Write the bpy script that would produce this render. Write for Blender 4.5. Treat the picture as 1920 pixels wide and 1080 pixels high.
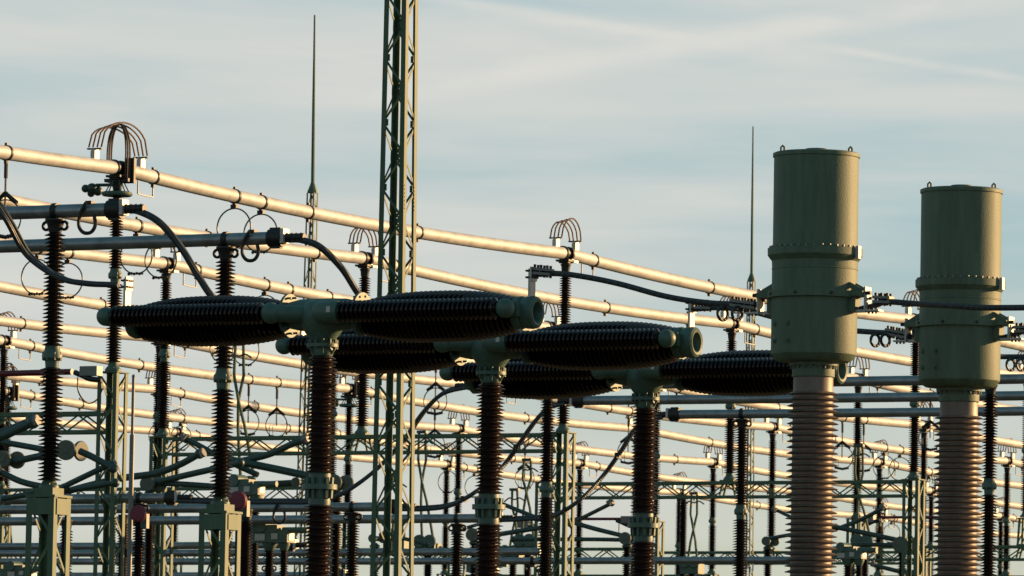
import bpy, math, random
from mathutils import Vector, Matrix
random.seed(7)
for o in list(bpy.data.objects): bpy.data.objects.remove(o)
scn = bpy.context.scene
COL = scn.collection

# ---------------- camera (telephoto, looking slightly up, grid of the yard rotated 27 degrees) ----------------
FPX, CX, CY, RHO = 12000.0, 960.0, 540.0, 0.018
_vp = Vector((7054-CX, 1615-CY, FPX))
_h0 = Vector((0, 1615-CY-RHO*(7054-CX), FPX))
_up = _vp.cross(_h0).normalized()
if _up.y > 0: _up = -_up
_Y = _vp.normalized(); _X = _Y.cross(_up).normalized(); _Z = _up
RM = Matrix((_X, _Y, _Z))                    # camera axes (x right, y down, z forward) -> world
CAM = Vector((0, 0, 1.7))
def ray(px, py): return RM @ Vector(((px-CX)/FPX, (py-CY)/FPX, 1.0))
def Pz(px, py, z): r = ray(px, py); return CAM + r*((z-CAM.z)/r.z)
def Px(px, py, x): r = ray(px, py); return CAM + r*((x-CAM.x)/r.x)
def Py(px, py, y): r = ray(px, py); return CAM + r*((y-CAM.y)/r.y)
def Pd(px, py, d): return CAM + ray(px, py)*d
def proj(p):
    q = RM.transposed() @ (Vector(p)-CAM); return CX+FPX*q.x/q.z, CY+FPX*q.y/q.z
def Yof(X, px, z=13.0):
    a, b = 60.0, 400.0
    for _ in range(50):
        m = (a+b)/2
        if proj((X, m, z))[0] < px: a = m
        else: b = m
    return a
cd = bpy.data.cameras.new('Camera'); cam = bpy.data.objects.new('Camera', cd); COL.objects.link(cam)
cx_, cy_, cz_ = RM @ Vector((1,0,0)), -(RM @ Vector((0,1,0))), -(RM @ Vector((0,0,1)))
m = Matrix((cx_, cy_, cz_)).transposed().to_4x4(); m.translation = CAM
cam.matrix_world = m
cd.sensor_width = 36; cd.lens = FPX/1920*36; cd.clip_start = 1; cd.clip_end = 20000
cd.dof.use_dof = True; cd.dof.focus_distance = 80; cd.dof.aperture_fstop = 12
scn.camera = cam

# ---------------- sky and sun ----------------
SUN_AZ = math.atan2(0.62, 0.785)      # from +Y towards +X
SUN_EL = math.radians(10)
sd = Vector((math.sin(SUN_AZ)*math.cos(SUN_EL), math.cos(SUN_AZ)*math.cos(SUN_EL), math.sin(SUN_EL)))
sl = bpy.data.lights.new('sun', 'SUN'); sl.energy = 5.0; sl.angle = math.radians(0.6); sl.color = (1.0, 0.61, 0.27)
so = bpy.data.objects.new('sun', sl); COL.objects.link(so)
so.rotation_euler = (-sd).to_track_quat('-Z', 'Y').to_euler(); so.location = (0, 0, 60)
w = bpy.data.worlds.new('World'); scn.world = w; w.use_nodes = True
nt = w.node_tree; N = nt.nodes; L = nt.links; N.clear()
out = N.new('ShaderNodeOutputWorld'); bg = N.new('ShaderNodeBackground')
sky = N.new('ShaderNodeTexSky'); sky.sky_type = 'NISHITA'; sky.sun_disc = False
sky.sun_elevation = SUN_EL; sky.sun_rotation = SUN_AZ; sky.air_density = 1.0; sky.dust_density = 1.0; sky.ozone_density = 2.0
tc = N.new('ShaderNodeTexCoord')
def wnoise(scale, rot, loc, detail, rough=0.55, dist=0.0):
    mp = N.new('ShaderNodeMapping'); mp.vector_type = 'POINT'
    mp.inputs['Scale'].default_value = scale; mp.inputs['Rotation'].default_value = rot; mp.inputs['Location'].default_value = loc
    L.new(tc.outputs['Generated'], mp.inputs[0])
    nz = N.new('ShaderNodeTexNoise'); nz.inputs['Scale'].default_value = 1.0; nz.inputs['Detail'].default_value = detail
    nz.inputs['Roughness'].default_value = rough; nz.inputs['Distortion'].default_value = dist
    L.new(mp.outputs[0], nz.inputs['Vector']); return nz
def wramp(src, stops):
    r = N.new('ShaderNodeValToRGB'); L.new(src, r.inputs[0])
    e = r.color_ramp.elements
    while len(e) > 1: e.remove(e[-1])
    e[0].position, e[0].color = stops[0][0], (*stops[0][1], 1)
    for p, c in stops[1:]:
        x = e.new(p); x.color = (*c, 1)
    return r
def wmix(fac, a, b, mode='MIX'):
    mx = N.new('ShaderNodeMix'); mx.data_type = 'RGBA'; mx.blend_type = mode
    if isinstance(fac, float): mx.inputs[0].default_value = fac
    else: L.new(fac, mx.inputs[0])
    for s, i in ((a, 6), (b, 7)):
        if isinstance(s, tuple): mx.inputs[i].default_value = (*s, 1)
        else: L.new(s, mx.inputs[i])
    return mx.outputs[2]
SK = 1.0
sep = N.new('ShaderNodeSeparateXYZ'); L.new(tc.outputs['Generated'], sep.inputs[0])
# thin high haze veil: warm and pale low down, bluer above
veil = wramp(sep.outputs[2], [(0.0, (7.5, 7.4, 5.5)), (0.045, (6.2, 6.6, 5.7)), (0.085, (3.8, 5.6, 6.1)), (0.13, (3.3, 5.4, 6.3)), (0.22, (2.2, 4.2, 4.9)), (0.5, (0.8, 2.6, 3.3)), (1.0, (0.4, 1.9, 2.5))])
base = wmix(0.72, sky.outputs[0], veil.outputs[0])
n1 = wnoise((6, 6, 46), (0.05, -0.03, 0), (3.1, 1.7, 0.4), 6, 0.5, 0.3)
n2 = wnoise((16, 16, 130), (0.04, 0.06, 0), (0.3, 5.7, 2.4), 5, 0.5, 0.2)
f1 = wramp(n1.outputs[0], [(0.38, (0, 0, 0)), (0.60, (1, 1, 1))])
f2 = wramp(n2.outputs[0], [(0.35, (0, 0, 0)), (0.72, (1, 1, 1))])
cl = wmix(0.3, f1.outputs[0], f2.outputs[0])
fade = wramp(sep.outputs[2], [(0.0, (1, 1, 1)), (0.15, (1, 1, 1)), (0.4, (0.15, 0.15, 0.15)), (1.0, (0.08, 0.08, 0.08))])
clf = wmix(1.0, cl, fade.outputs[0], 'MULTIPLY')
clouded = wmix(clf, base, (6.5, 6.55, 6.15))
def contrail(a, b, wd, amt, prev):
    d1, d2 = ray(*a).normalized(), ray(*b).normalized(); nrm = d1.cross(d2).normalized()
    dp = N.new('ShaderNodeVectorMath'); dp.operation = 'DOT_PRODUCT'; L.new(tc.outputs['Generated'], dp.inputs[0]); dp.inputs[1].default_value = nrm
    nz = wnoise((60, 60, 120), (0, 0, 0), (a[0]*0.01, 1.3, 2.2), 4)
    wob = N.new('ShaderNodeMath'); wob.operation = 'MULTIPLY_ADD'; L.new(nz.outputs[0], wob.inputs[0]); wob.inputs[1].default_value = 0.0012; wob.inputs[2].default_value = -0.0006
    ad = N.new('ShaderNodeMath'); ad.operation = 'ADD'; L.new(dp.outputs['Value'], ad.inputs[0]); L.new(wob.outputs[0], ad.inputs[1])
    ab = N.new('ShaderNodeMath'); ab.operation = 'ABSOLUTE'; L.new(ad.outputs[0], ab.inputs[0])
    mr = N.new('ShaderNodeMapRange'); mr.interpolation_type = 'SMOOTHSTEP'; L.new(ab.outputs[0], mr.inputs[0])
    mr.inputs['From Min'].default_value = 0; mr.inputs['From Max'].default_value = wd; mr.inputs['To Min'].default_value = amt; mr.inputs['To Max'].default_value = 0
    r2 = wramp(nz.outputs[0], [(0.3, (0.25, 0.25, 0.25)), (0.6, (1, 1, 1))]); mu = N.new('ShaderNodeMath'); mu.operation = 'MULTIPLY'; L.new(mr.outputs[0], mu.inputs[0]); L.new(r2.outputs[0], mu.inputs[1])
    md = (d1+d2).normalized(); half = d1.angle(d2)/2
    dm = N.new('ShaderNodeVectorMath'); dm.operation = 'DOT_PRODUCT'; L.new(tc.outputs['Generated'], dm.inputs[0]); dm.inputs[1].default_value = md
    ml = N.new('ShaderNodeMapRange'); ml.interpolation_type = 'SMOOTHSTEP'; L.new(dm.outputs['Value'], ml.inputs[0])
    ml.inputs['From Min'].default_value = math.cos(half*1.5); ml.inputs['From Max'].default_value = math.cos(half*0.6)
    m2 = N.new('ShaderNodeMath'); m2.operation = 'MULTIPLY'; L.new(mu.outputs[0], m2.inputs[0]); L.new(ml.outputs[0], m2.inputs[1])
    return wmix(m2.outputs[0], prev, (7.1, 6.95, 6.45))
clouded = contrail((830, -2), (1280, 72), 0.0013, 0.6, clouded)
clouded = contrail((1560, 92), (1920, 148), 0.0011, 0.6, clouded)
clouded = contrail((700, 180), (1900, -10), 0.0034, 0.75, clouded)
clouded = contrail((900, 20), (1500, 105), 0.0030, 0.6, clouded)
L.new(clouded, bg.inputs[0]); bg.inputs[1].default_value = 0.06
L.new(bg.outputs[0], out.inputs[0])
vs = scn.view_settings; vs.view_transform = 'Standard'; vs.look = 'None'; vs.gamma = 1.0; vs.exposure = 0.8

# ---------------- materials ----------------
MATS = {}
def mat(name, col, rough=0.5, metal=0.0, var=0.12, scale=6.0, bump=0.0, col2=None, coat=0.0, streak=False):
    mt = bpy.data.materials.new(name); mt.use_nodes = True
    t = mt.node_tree; p = t.nodes['Principled BSDF']
    p.inputs['Roughness'].default_value = rough; p.inputs['Metallic'].default_value = metal
    if coat: p.inputs['Coat Weight'].default_value = coat; p.inputs['Coat Roughness'].default_value = 0.12
    g = t.nodes.new('ShaderNodeNewGeometry') ; mp = t.nodes.new('ShaderNodeMapping'); t.links.new(g.outputs['Position'], mp.inputs[0])
    if streak: mp.inputs['Scale'].default_value = (1, 1, 0.12)
    nz = t.nodes.new('ShaderNodeTexNoise'); nz.inputs['Scale'].default_value = scale; nz.inputs['Detail'].default_value = 6; nz.inputs['Roughness'].default_value = 0.65
    t.links.new(mp.outputs[0], nz.inputs['Vector'])
    r = t.nodes.new('ShaderNodeValToRGB'); t.links.new(nz.outputs[0], r.inputs[0])
    c2 = col2 or tuple(c*(1+var) for c in col); c1 = col if col2 else tuple(c*(1-var) for c in col)
    r.color_ramp.elements[0].position = 0.33; r.color_ramp.elements[0].color = (*c1, 1)
    r.color_ramp.elements[1].position = 0.68; r.color_ramp.elements[1].color = (*c2, 1)
    t.links.new(r.outputs[0], p.inputs['Base Color'])
    rr = t.nodes.new('ShaderNodeMapRange'); rr.inputs['To Min'].default_value = max(0.02, rough-0.07); rr.inputs['To Max'].default_value = min(1, rough+0.09)
    t.links.new(nz.outputs[0], rr.inputs[0]); t.links.new(rr.outputs[0], p.inputs['Roughness'])
    if bump:
        nb = t.nodes.new('ShaderNodeTexNoise'); nb.inputs['Scale'].default_value = 60; nb.inputs['Detail'].default_value = 3
        t.links.new(g.outputs['Position'], nb.inputs['Vector'])
        b = t.nodes.new('ShaderNodeBump'); b.inputs['Strength'].default_value = bump; b.inputs['Distance'].default_value = 0.01
        t.links.new(nb.outputs[0], b.inputs['Height']); t.links.new(b.outputs[0], p.inputs['Normal'])
    MATS[name] = mt; return mt
ALU = mat('aluminium_tube', (0.47, 0.475, 0.48), 0.58, 0.1, 0.16, 2.2, 0.05)
GALU = mat('weathered_aluminium', (0.25, 0.265, 0.28), 0.42, 0.7, 0.22, 3.0, 0.05)
def blotch(mt, col, scale, lo, hi, amt, zs=1.0):
    t = mt.node_tree; p = t.nodes['Principled BSDF']; src = p.inputs['Base Color'].links[0].from_socket
    g = t.nodes.new('ShaderNodeNewGeometry'); mp = t.nodes.new('ShaderNodeMapping'); mp.inputs['Scale'].default_value = (scale, scale, scale*zs); mp.inputs['Location'].default_value = (3.3, 1.7, 9.1)
    t.links.new(g.outputs['Position'], mp.inputs[0]); nz = t.nodes.new('ShaderNodeTexNoise'); nz.inputs['Scale'].default_value = 1; nz.inputs['Detail'].default_value = 7; nz.inputs['Roughness'].default_value = 0.7; t.links.new(mp.outputs[0], nz.inputs['Vector'])
    mr = t.nodes.new('ShaderNodeMapRange'); mr.inputs['From Min'].default_value = lo; mr.inputs['From Max'].default_value = hi; mr.inputs['To Max'].default_value = amt; t.links.new(nz.outputs[0], mr.inputs[0])
    mx = t.nodes.new('ShaderNodeMix'); mx.data_type = 'RGBA'; t.links.new(mr.outputs[0], mx.inputs[0]); t.links.new(src, mx.inputs[6]); mx.inputs[7].default_value = (*col, 1); t.links.new(mx.outputs[2], p.inputs['Base Color'])
blotch(ALU, (0.26, 0.25, 0.24), 3.0, 0.50, 0.75, 0.7)
blotch(GALU, (0.12, 0.115, 0.11), 4.0, 0.50, 0.75, 0.7)
STEEL = mat('green_painted_steel', (0.054, 0.104, 0.058), 0.6, 0.0, 0.22, 5.0, 0.0, streak=True)
TOWER = mat('tall_mast_green_paint', (0.050, 0.098, 0.054), 0.6, 0.0, 0.25, 6.0, 0.0, streak=True)
ROD = mat('dark_green_enamel', (0.022, 0.052, 0.043), 0.45, 0.0, 0.25, 8.0)
HEAD = mat('olive_green_tank_paint', (0.079, 0.120, 0.078), 0.62, 0.0, 0.20, 9.0, 0.25, streak=True)
blotch(HEAD, (0.045, 0.052, 0.035), 5.0, 0.50, 0.78, 0.75, 0.18)
blotch(HEAD, (0.16, 0.17, 0.13), 22.0, 0.62, 0.75, 0.5, 0.5)
blotch(STEEL, (0.11, 0.07, 0.04), 7.0, 0.60, 0.72, 0.6, 0.5)
blotch(TOWER, (0.11, 0.07, 0.04), 7.0, 0.60, 0.72, 0.6, 0.5)
GREENB = mat('sea_green_casting_paint', (0.055, 0.104, 0.082), 0.5, 0.0, 0.18, 9.0, 0.2)
PORC = mat('brown_glazed_porcelain', (0.012, 0.0055, 0.005), 0.42, 0.0, 0.3, 14.0, 0.0, coat=0.08)
PORCB = mat('red_brown_porcelain', (0.036, 0.018, 0.0155), 0.40, 0.0, 0.25, 12.0, 0.0, coat=0.08)
BARREL = mat('dark_plum_porcelain', (0.008, 0.003, 0.004), 0.12, 0.0, 0.3, 14.0, 0.0)
BARREL.node_tree.nodes['Principled BSDF'].inputs['Specular IOR Level'].default_value = 0.32
CTP = mat('matte_brown_porcelain', (0.17, 0.120, 0.094), 0.5, 0.0, 0.26, 10.0, 0.15, streak=True)
blotch(CTP, (0.085, 0.07, 0.06), 3.5, 0.48, 0.72, 0.7, 0.4)
BLACK = mat('black_fitting', (0.018, 0.018, 0.018), 0.5, 0.3, 0.2, 20.0)
BRON = mat('bronze_flexible_strand', (0.09, 0.058, 0.042), 0.5, 0.4, 0.2, 20.0)
CABLE = mat('stranded_aluminium_cable', (0.045, 0.05, 0.055), 0.5, 0.4, 0.2, 25.0)
nd = CABLE.node_tree; wv = nd.nodes.new('ShaderNodeTexWave'); wv.bands_direction = 'DIAGONAL'; wv.inputs['Scale'].default_value = 9; wv.inputs['Distortion'].default_value = 1.0
gp_ = nd.nodes.new('ShaderNodeNewGeometry'); nd.links.new(gp_.outputs['Position'], wv.inputs['Vector']); bp_ = nd.nodes.new('ShaderNodeBump'); bp_.inputs['Strength'].default_value = 0.5; bp_.inputs['Distance'].default_value = 0.012
nd.links.new(wv.outputs['Fac'], bp_.inputs['Height']); nd.links.new(bp_.outputs[0], nd.nodes['Principled BSDF'].inputs['Normal'])
BRIGHT = mat('bright_connector_plate', (0.40, 0.38, 0.35), 0.5, 0.4, 0.12, 20.0)
GALV = mat('galvanised_steel', (0.16, 0.16, 0.155), 0.5, 0.5, 0.15, 12.0)
RED = mat('red_enamel', (0.11, 0.006, 0.012), 0.4, 0.0, 0.15, 9.0)
PINK = mat('magenta_red_disc_paint', (0.16, 0.016, 0.035), 0.5, 0.0, 0.12, 9.0)
CONC = mat('grey_concrete', (0.32, 0.31, 0.29), 0.9, 0.0, 0.15, 3.0, 0.4)
GRAVEL = mat('pale_gravel_and_dry_grass', (0.055, 0.055, 0.035), 0.95, 0.0, 0.3, 0.6, 0.6, col2=(0.035, 0.05, 0.025))

# ---------------- mesh building ----------------
def frame(axis):
    a = Vector(axis).normalized()
    h = Vector((0, 0, 1)) if abs(a.z) < 0.9 else Vector((1, 0, 0))
    u = a.cross(h).normalized(); v = u.cross(a).normalized() * -1
    return u, a.cross(u).normalized(), a
class MB:
    def __init__(s): s.v = []; s.f = []
    def lathe(s, prof, o=(0,0,0), axis=(0,0,1), seg=20, ring=False):
        u, v, a = frame(axis); o = Vector(o); b = len(s.v); n = len(prof)
        cs = [(math.cos(2*math.pi*i/seg), math.sin(2*math.pi*i/seg)) for i in range(seg)]
        for r, t in prof:
            for c, q in cs: s.v.append(o + a*t + u*(r*c) + v*(r*q))
        for j in range(n-1):
            for i in range(seg):
                k = (i+1) % seg
                s.f.append((b+j*seg+i, b+j*seg+k, b+(j+1)*seg+k, b+(j+1)*seg+i))
        if ring:
            for i in range(seg):
                k = (i+1) % seg; s.f.append((b+(n-1)*seg+i, b+(n-1)*seg+k, b+k, b+i))
            return s
        s.f.append(tuple(b+i for i in range(seg))[::-1]); s.f.append(tuple(b+(n-1)*seg+i for i in range(seg)))
        return s
    def cyl(s, p0, p1, r, seg=12, r2=None):
        d = Vector(p1)-Vector(p0); return s.lathe([(r, 0), (r if r2 is None else r2, d.length)], p0, d, seg)
    def tube(s, pts, r, seg=8, closed=False):
        pts = [Vector(p) for p in pts]; n = len(pts); b = len(s.v)
        t0 = (pts[1]-pts[0]).normalized(); h = Vector((0,0,1)) if abs(t0.z) < 0.9 else Vector((1,0,0))
        u = t0.cross(h).normalized()
        for i in range(n):
            if closed: t = (pts[(i+1) % n]-pts[i-1]).normalized()
            else: t = (pts[min(i+1, n-1)]-pts[max(i-1, 0)]).normalized()
            u = (u - t*u.dot(t)).normalized(); v = t.cross(u)
            rr = r[i] if isinstance(r, (list, tuple)) else r
            for k in range(seg):
                a = 2*math.pi*k/seg; s.v.append(pts[i] + u*(rr*math.cos(a)) + v*(rr*math.sin(a)))
        for j in range(n if closed else n-1):
            for i in range(seg):
                k = (i+1) % seg; j2 = (j+1) % n
                s.f.append((b+j*seg+i, b+j*seg+k, b+j2*seg+k, b+j2*seg+i))
        if not closed:
            s.f.append(tuple(b+i for i in range(seg))[::-1]); s.f.append(tuple(b+(n-1)*seg+i for i in range(seg)))
        return s
    def box(s, c, size, ax=None):
        c = Vector(c); X, Y, Z = ax or (Vector((1,0,0)), Vector((0,1,0)), Vector((0,0,1)))
        hx, hy, hz = [q/2 for q in size]; b = len(s.v)
        for sx in (-1, 1):
            for sy in (-1, 1):
                for sz in (-1, 1): s.v.append(c + X*(sx*hx) + Y*(sy*hy) + Z*(sz*hz))
        for q in ((0,1,3,2), (4,6,7,5), (0,4,5,1), (2,3,7,6), (0,2,6,4), (1,5,7,3)): s.f.append(tuple(b+i for i in q))
        return s
    def bar(s, p0, p1, w, t, side=(0,1,0)):
        p0, p1 = Vector(p0), Vector(p1); a = (p1-p0); l = a.length; a.normalize()
        sd_ = Vector(side); sd_ = (sd_ - a*sd_.dot(a)).normalized(); u = a.cross(sd_)
        return s.box((p0+p1)/2, (l, w, t), (a, u, sd_))
    def sphere(s, c, r, seg=18, rings=10, axis=(0,0,1), sq=1.0):
        return s.lathe([(max(0.0005, r*math.sin(math.pi*i/rings)), -r*sq*math.cos(math.pi*i/rings)) for i in range(rings+1)], c, axis, seg)
    def torus(s, c, R, r, axis=(0,0,1), seg=28, sub=8, a0=0.0, a1=360.0, flat=1.0):
        u, v, a = frame(axis); c = Vector(c); full = abs(a1-a0-360) < 1e-3
        n = seg if full else seg+1
        pts = [c + u*(R*math.cos(math.radians(a0+(a1-a0)*i/seg))) + v*(R*math.sin(math.radians(a0+(a1-a0)*i/seg))) for i in range(n)]
        return s.tube(pts, r, sub, full)
def obj(name, mb, material, parent=None, loc=(0,0,0), rel=False, angle=32):
    me = bpy.data.meshes.new(name); off = Vector(loc)
    me.from_pydata([tuple(p-off) if rel else tuple(p) for p in mb.v], [], mb.f); me.update()
    me.polygons.foreach_set('use_smooth', [True]*len(me.polygons)); me.set_sharp_from_angle(angle=math.radians(angle))
    me.materials.append(material)
    o = bpy.data.objects.new(name, me); COL.objects.link(o)
    if parent is not None: o.parent = parent
    elif not rel: o.location = loc
    return o
def tag(o, label=None, cat=None, group=None, kind=None):
    if label: o['label'] = label
    if cat: o['category'] = cat
    if group: o['group'] = group
    if kind: o['kind'] = kind
    return o
class Thing:
    """Empty at the base; parts given in world coordinates (or local when local=True)."""
    def __init__(s, name, label, cat, loc=(0,0,0), group=None, local=False):
        s.e = bpy.data.objects.new(name, None); s.e.empty_display_size = 0.3; COL.objects.link(s.e)
        s.loc = Vector(loc); s.e.location = loc; s.local = local; tag(s.e, label, cat, group)
    def part(s, name, mb, material, parent=None, label=None, angle=32):
        me_loc = (0,0,0) if s.local else s.loc
        o = obj(name, mb, material, parent or s.e, me_loc, rel=True, angle=angle)
        if label: o['label'] = label
        return o
def kids(o): return [c for c in bpy.data.objects if c.parent == o]
def copy_tree(root, loc, label, rotz=None, scale=None):
    r = root.copy(); COL.objects.link(r); r.location = loc; r['label'] = label
    if rotz is not None: r.rotation_euler[2] = rotz
    for ch in kids(root):
        if ch == r: continue
        c = ch.copy(); COL.objects.link(c); c.parent = r
        for g in kids(ch):
            d = g.copy(); COL.objects.link(d); d.parent = c
    return r
def sheds(z0, z1, pitch, rc, rs, rs2=None):
    n = max(1, round((z1-z0)/pitch)); p = (z1-z0)/n; pr = [(rc, z0)]
    for i in range(n):
        z = z0+i*p; R = rs if (rs2 is None or i % 2 == 0) else rs2
        pr += [(rc, z+p*0.12), (R-0.006, z+p*0.20), (R, z+p*0.26), (R-0.004, z+p*0.33), (rc+(R-rc)*0.45, z+p*0.58), (rc+0.002, z+p*0.88)]
    return pr + [(rc, z1)]
def smooth(pts, n=8):
    P = [Vector(p) for p in pts]; P = [P[0]*2-P[1]] + P + [P[-1]*2-P[-2]]; o = []
    for i in range(1, len(P)-2):
        a, b, c, d = P[i-1:i+3]
        for k in range(n):
            t = k/n; o.append(0.5*((2*b) + (c-a)*t + (2*a-5*b+4*c-d)*t*t + (3*b-a-3*c+d)*t**3))
    return o + [P[-2]]
ORD = ['first', 'second', 'third', 'fourth', 'fifth', 'sixth', 'seventh', 'eighth', 'ninth', 'tenth']

# ---------------- ground ----------------
g = MB(); g.v = [Vector((-3000,-3000,0)), Vector((3000,-3000,0)), Vector((3000,3000,0)), Vector((-3000,3000,0))]; g.f = [(0,1,2,3)]
tag(obj('ground', g, GRAVEL), 'gravel and dry grass ground of the yard', None, None, 'structure')

# ---------------- lattice helpers ----------------
def angle_leg(mb, p0, p1, sx, sy, w, t=0.012):
    # L profile: two thin flats meeting at the outer corner; sx, sy point inwards
    p0, p1 = Vector(p0), Vector(p1); X = Vector((1,0,0)); Y = Vector((0,1,0))
    mb.bar(p0+X*(sx*w/2), p1+X*(sx*w/2), w, t, (0,1,0))
    mb.bar(p0+Y*(sy*(w/2+t/2))+X*(sx*t/2), p1+Y*(sy*(w/2+t/2))+X*(sx*t/2), w, t, (1,0,0))
def lattice_tower(T, c0, c1, s0, s1, half, lw=0.06, bw=0.035, name='leg', material=STEEL, plates=True, rod=False, gusset=False):
    c0, c1 = Vector(c0), Vector(c1); H = (c1-c0).length
    def corner(t, i, ins=0.0):
        s = s0+(s1-s0)*t; q = c0.lerp(c1, t); sx, sy = ((-1,-1), (1,-1), (1,1), (-1,1))[i]
        return q + Vector((sx*(s/2-ins), sy*(s/2-ins), 0))
    for i in range(4):
        mb = MB(); sx, sy = ((-1,-1), (1,-1), (1,1), (-1,1))[i]
        if rod: mb.cyl(corner(0, i), corner(1, i), lw/2, 8)
        else: angle_leg(mb, corner(0, i), corner(1, i), -sx, -sy, lw)
        T.part(name, mb, material)
    n = max(2, round(H/half)); mb = MB()
    for fi in range(4):
        a, b = fi, (fi+1) % 4; side = ((0,1,0), (1,0,0), (0,1,0), (1,0,0))[fi]; ph = (0, 1, 0, 1)[fi]
        for k in range(n):
            t0, t1 = k/n, (k+1)/n
            p, q = (a, b) if (k+ph) % 2 == 0 else (b, a)
            mb.bar(corner(t0, p, 0.014), corner(t1, q, 0.014), bw, 0.007, side)
            if gusset:
                cc, ce = corner(t0, p, 0.012), corner(t0, q, 0.012); dd = (ce-cc).normalized()
                mb.box(cc+dd*0.055, (0.075, 0.004, 0.10) if fi in (0, 2) else (0.004, 0.075, 0.10))
                for bz in (-0.025, 0.025): mb.box(cc+dd*0.06+Vector((0, 0, bz)), (0.02, 0.014, 0.02) if fi in (0, 2) else (0.014, 0.02, 0.02))
            
    if plates:
        for t in (0.25, 0.5, 0.75):
            for fi in range(4):
                a, b = fi, (fi+1) % 4
                mb.bar(corner(t, a, 0.02), corner(t, b, 0.02), bw, 0.006, ((0,1,0), (1,0,0), (0,1,0), (1,0,0))[fi])
    T.part('bracing', mb, material)
    return corner
def footing(T, x, y, s, name='footing'):
    mb = MB(); mb.box((x, y, 0.12), (s+0.5, s+0.5, 0.3)); T.part(name, mb, CONC)

# ---------------- beige busbars: nine parallel tubes at 13 m on a regular grid of supports ----------------
TX = [-58.6, -63.3, -68.1, -74.4, -79.3, -83.8, -89.4, -94.3, -99.3]
ROW0 = [99.6 + 18.28*k for k in range(-1, 9)]
GOFF = [0, 0, 0, 0.85, 0.85, 0.85, 0, 0, 0]
ROW = list(ROW0)
ZT, RT, SAG = 13.02, 0.125, 0.155
def inview(x, y, z, mg=160):
    q = proj((x, y, z)); return -mg < q[0] < 1920+mg
def tz(k, y):
    t = (y-ROW[k])/(ROW[k+1]-ROW[k]); return ZT - 4*SAG*t*(1-t)
def tz_any(y):
    for k in range(len(ROW)-1):
        if ROW[k] <= y <= ROW[k+1]: return tz(k, y)
    return ZT
RINGS = {0: [578, 783, 1330], 1: [388, 590, 1135, 1290, 1560], 2: [615, 830, 1240], 3: [190, 700, 1010, 1455], 4: [40, 400, 568, 1140, 1560],
         5: [262, 985, 1330, 1790], 6: [75, 478, 1040, 1265, 1540], 7: [150, 538, 960, 1440], 8: [85, 560, 1010, 1420]}
HOOPS = {0: [440, 490], 1: [257, 303], 2: [70, 128, 497, 541], 3: [420, 462], 4: [1658, 1688], 5: [1742, 1776], 7: [300, 340], 8: [840, 890, 1640, 1672], 2.5: []}
TRAPS = {0: [12], 5: [467, 520, 816], 3: [818, 1580, 1620], 4: [1179], 2: [1745], 6: [985]}
TNAME = ['topmost beige busbar tube'] + ['%s beige busbar tube from the top' % ORD[i] for i in range(1, 8)] + ['lowest and farthest beige busbar tube']
EXTRA = ['starting above the grey tubes at left', 'passing behind the tall lattice tower', 'with round hoops at far left', 'crossing behind the first breaker', 'just above the red rod at left',
         'carrying two hanging contacts beside the grey post', 'crossing behind the lattice beams', 'seen low behind the lattice beams', 'faint behind all the others']
def ring_band(mb, x, y, z, r=RT, wd=0.045):
    mb.lathe([(r, -wd/2), (r+0.016, -wd/2), (r+0.016, wd/2), (r, wd/2)], (x, y, z), (0, 1, 0), 24)
    mb.box((x, y, z+r+0.03), (0.05, 0.05, 0.05)); mb.box((x, y, z-r-0.035), (0.06, 0.06, 0.06))
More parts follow.
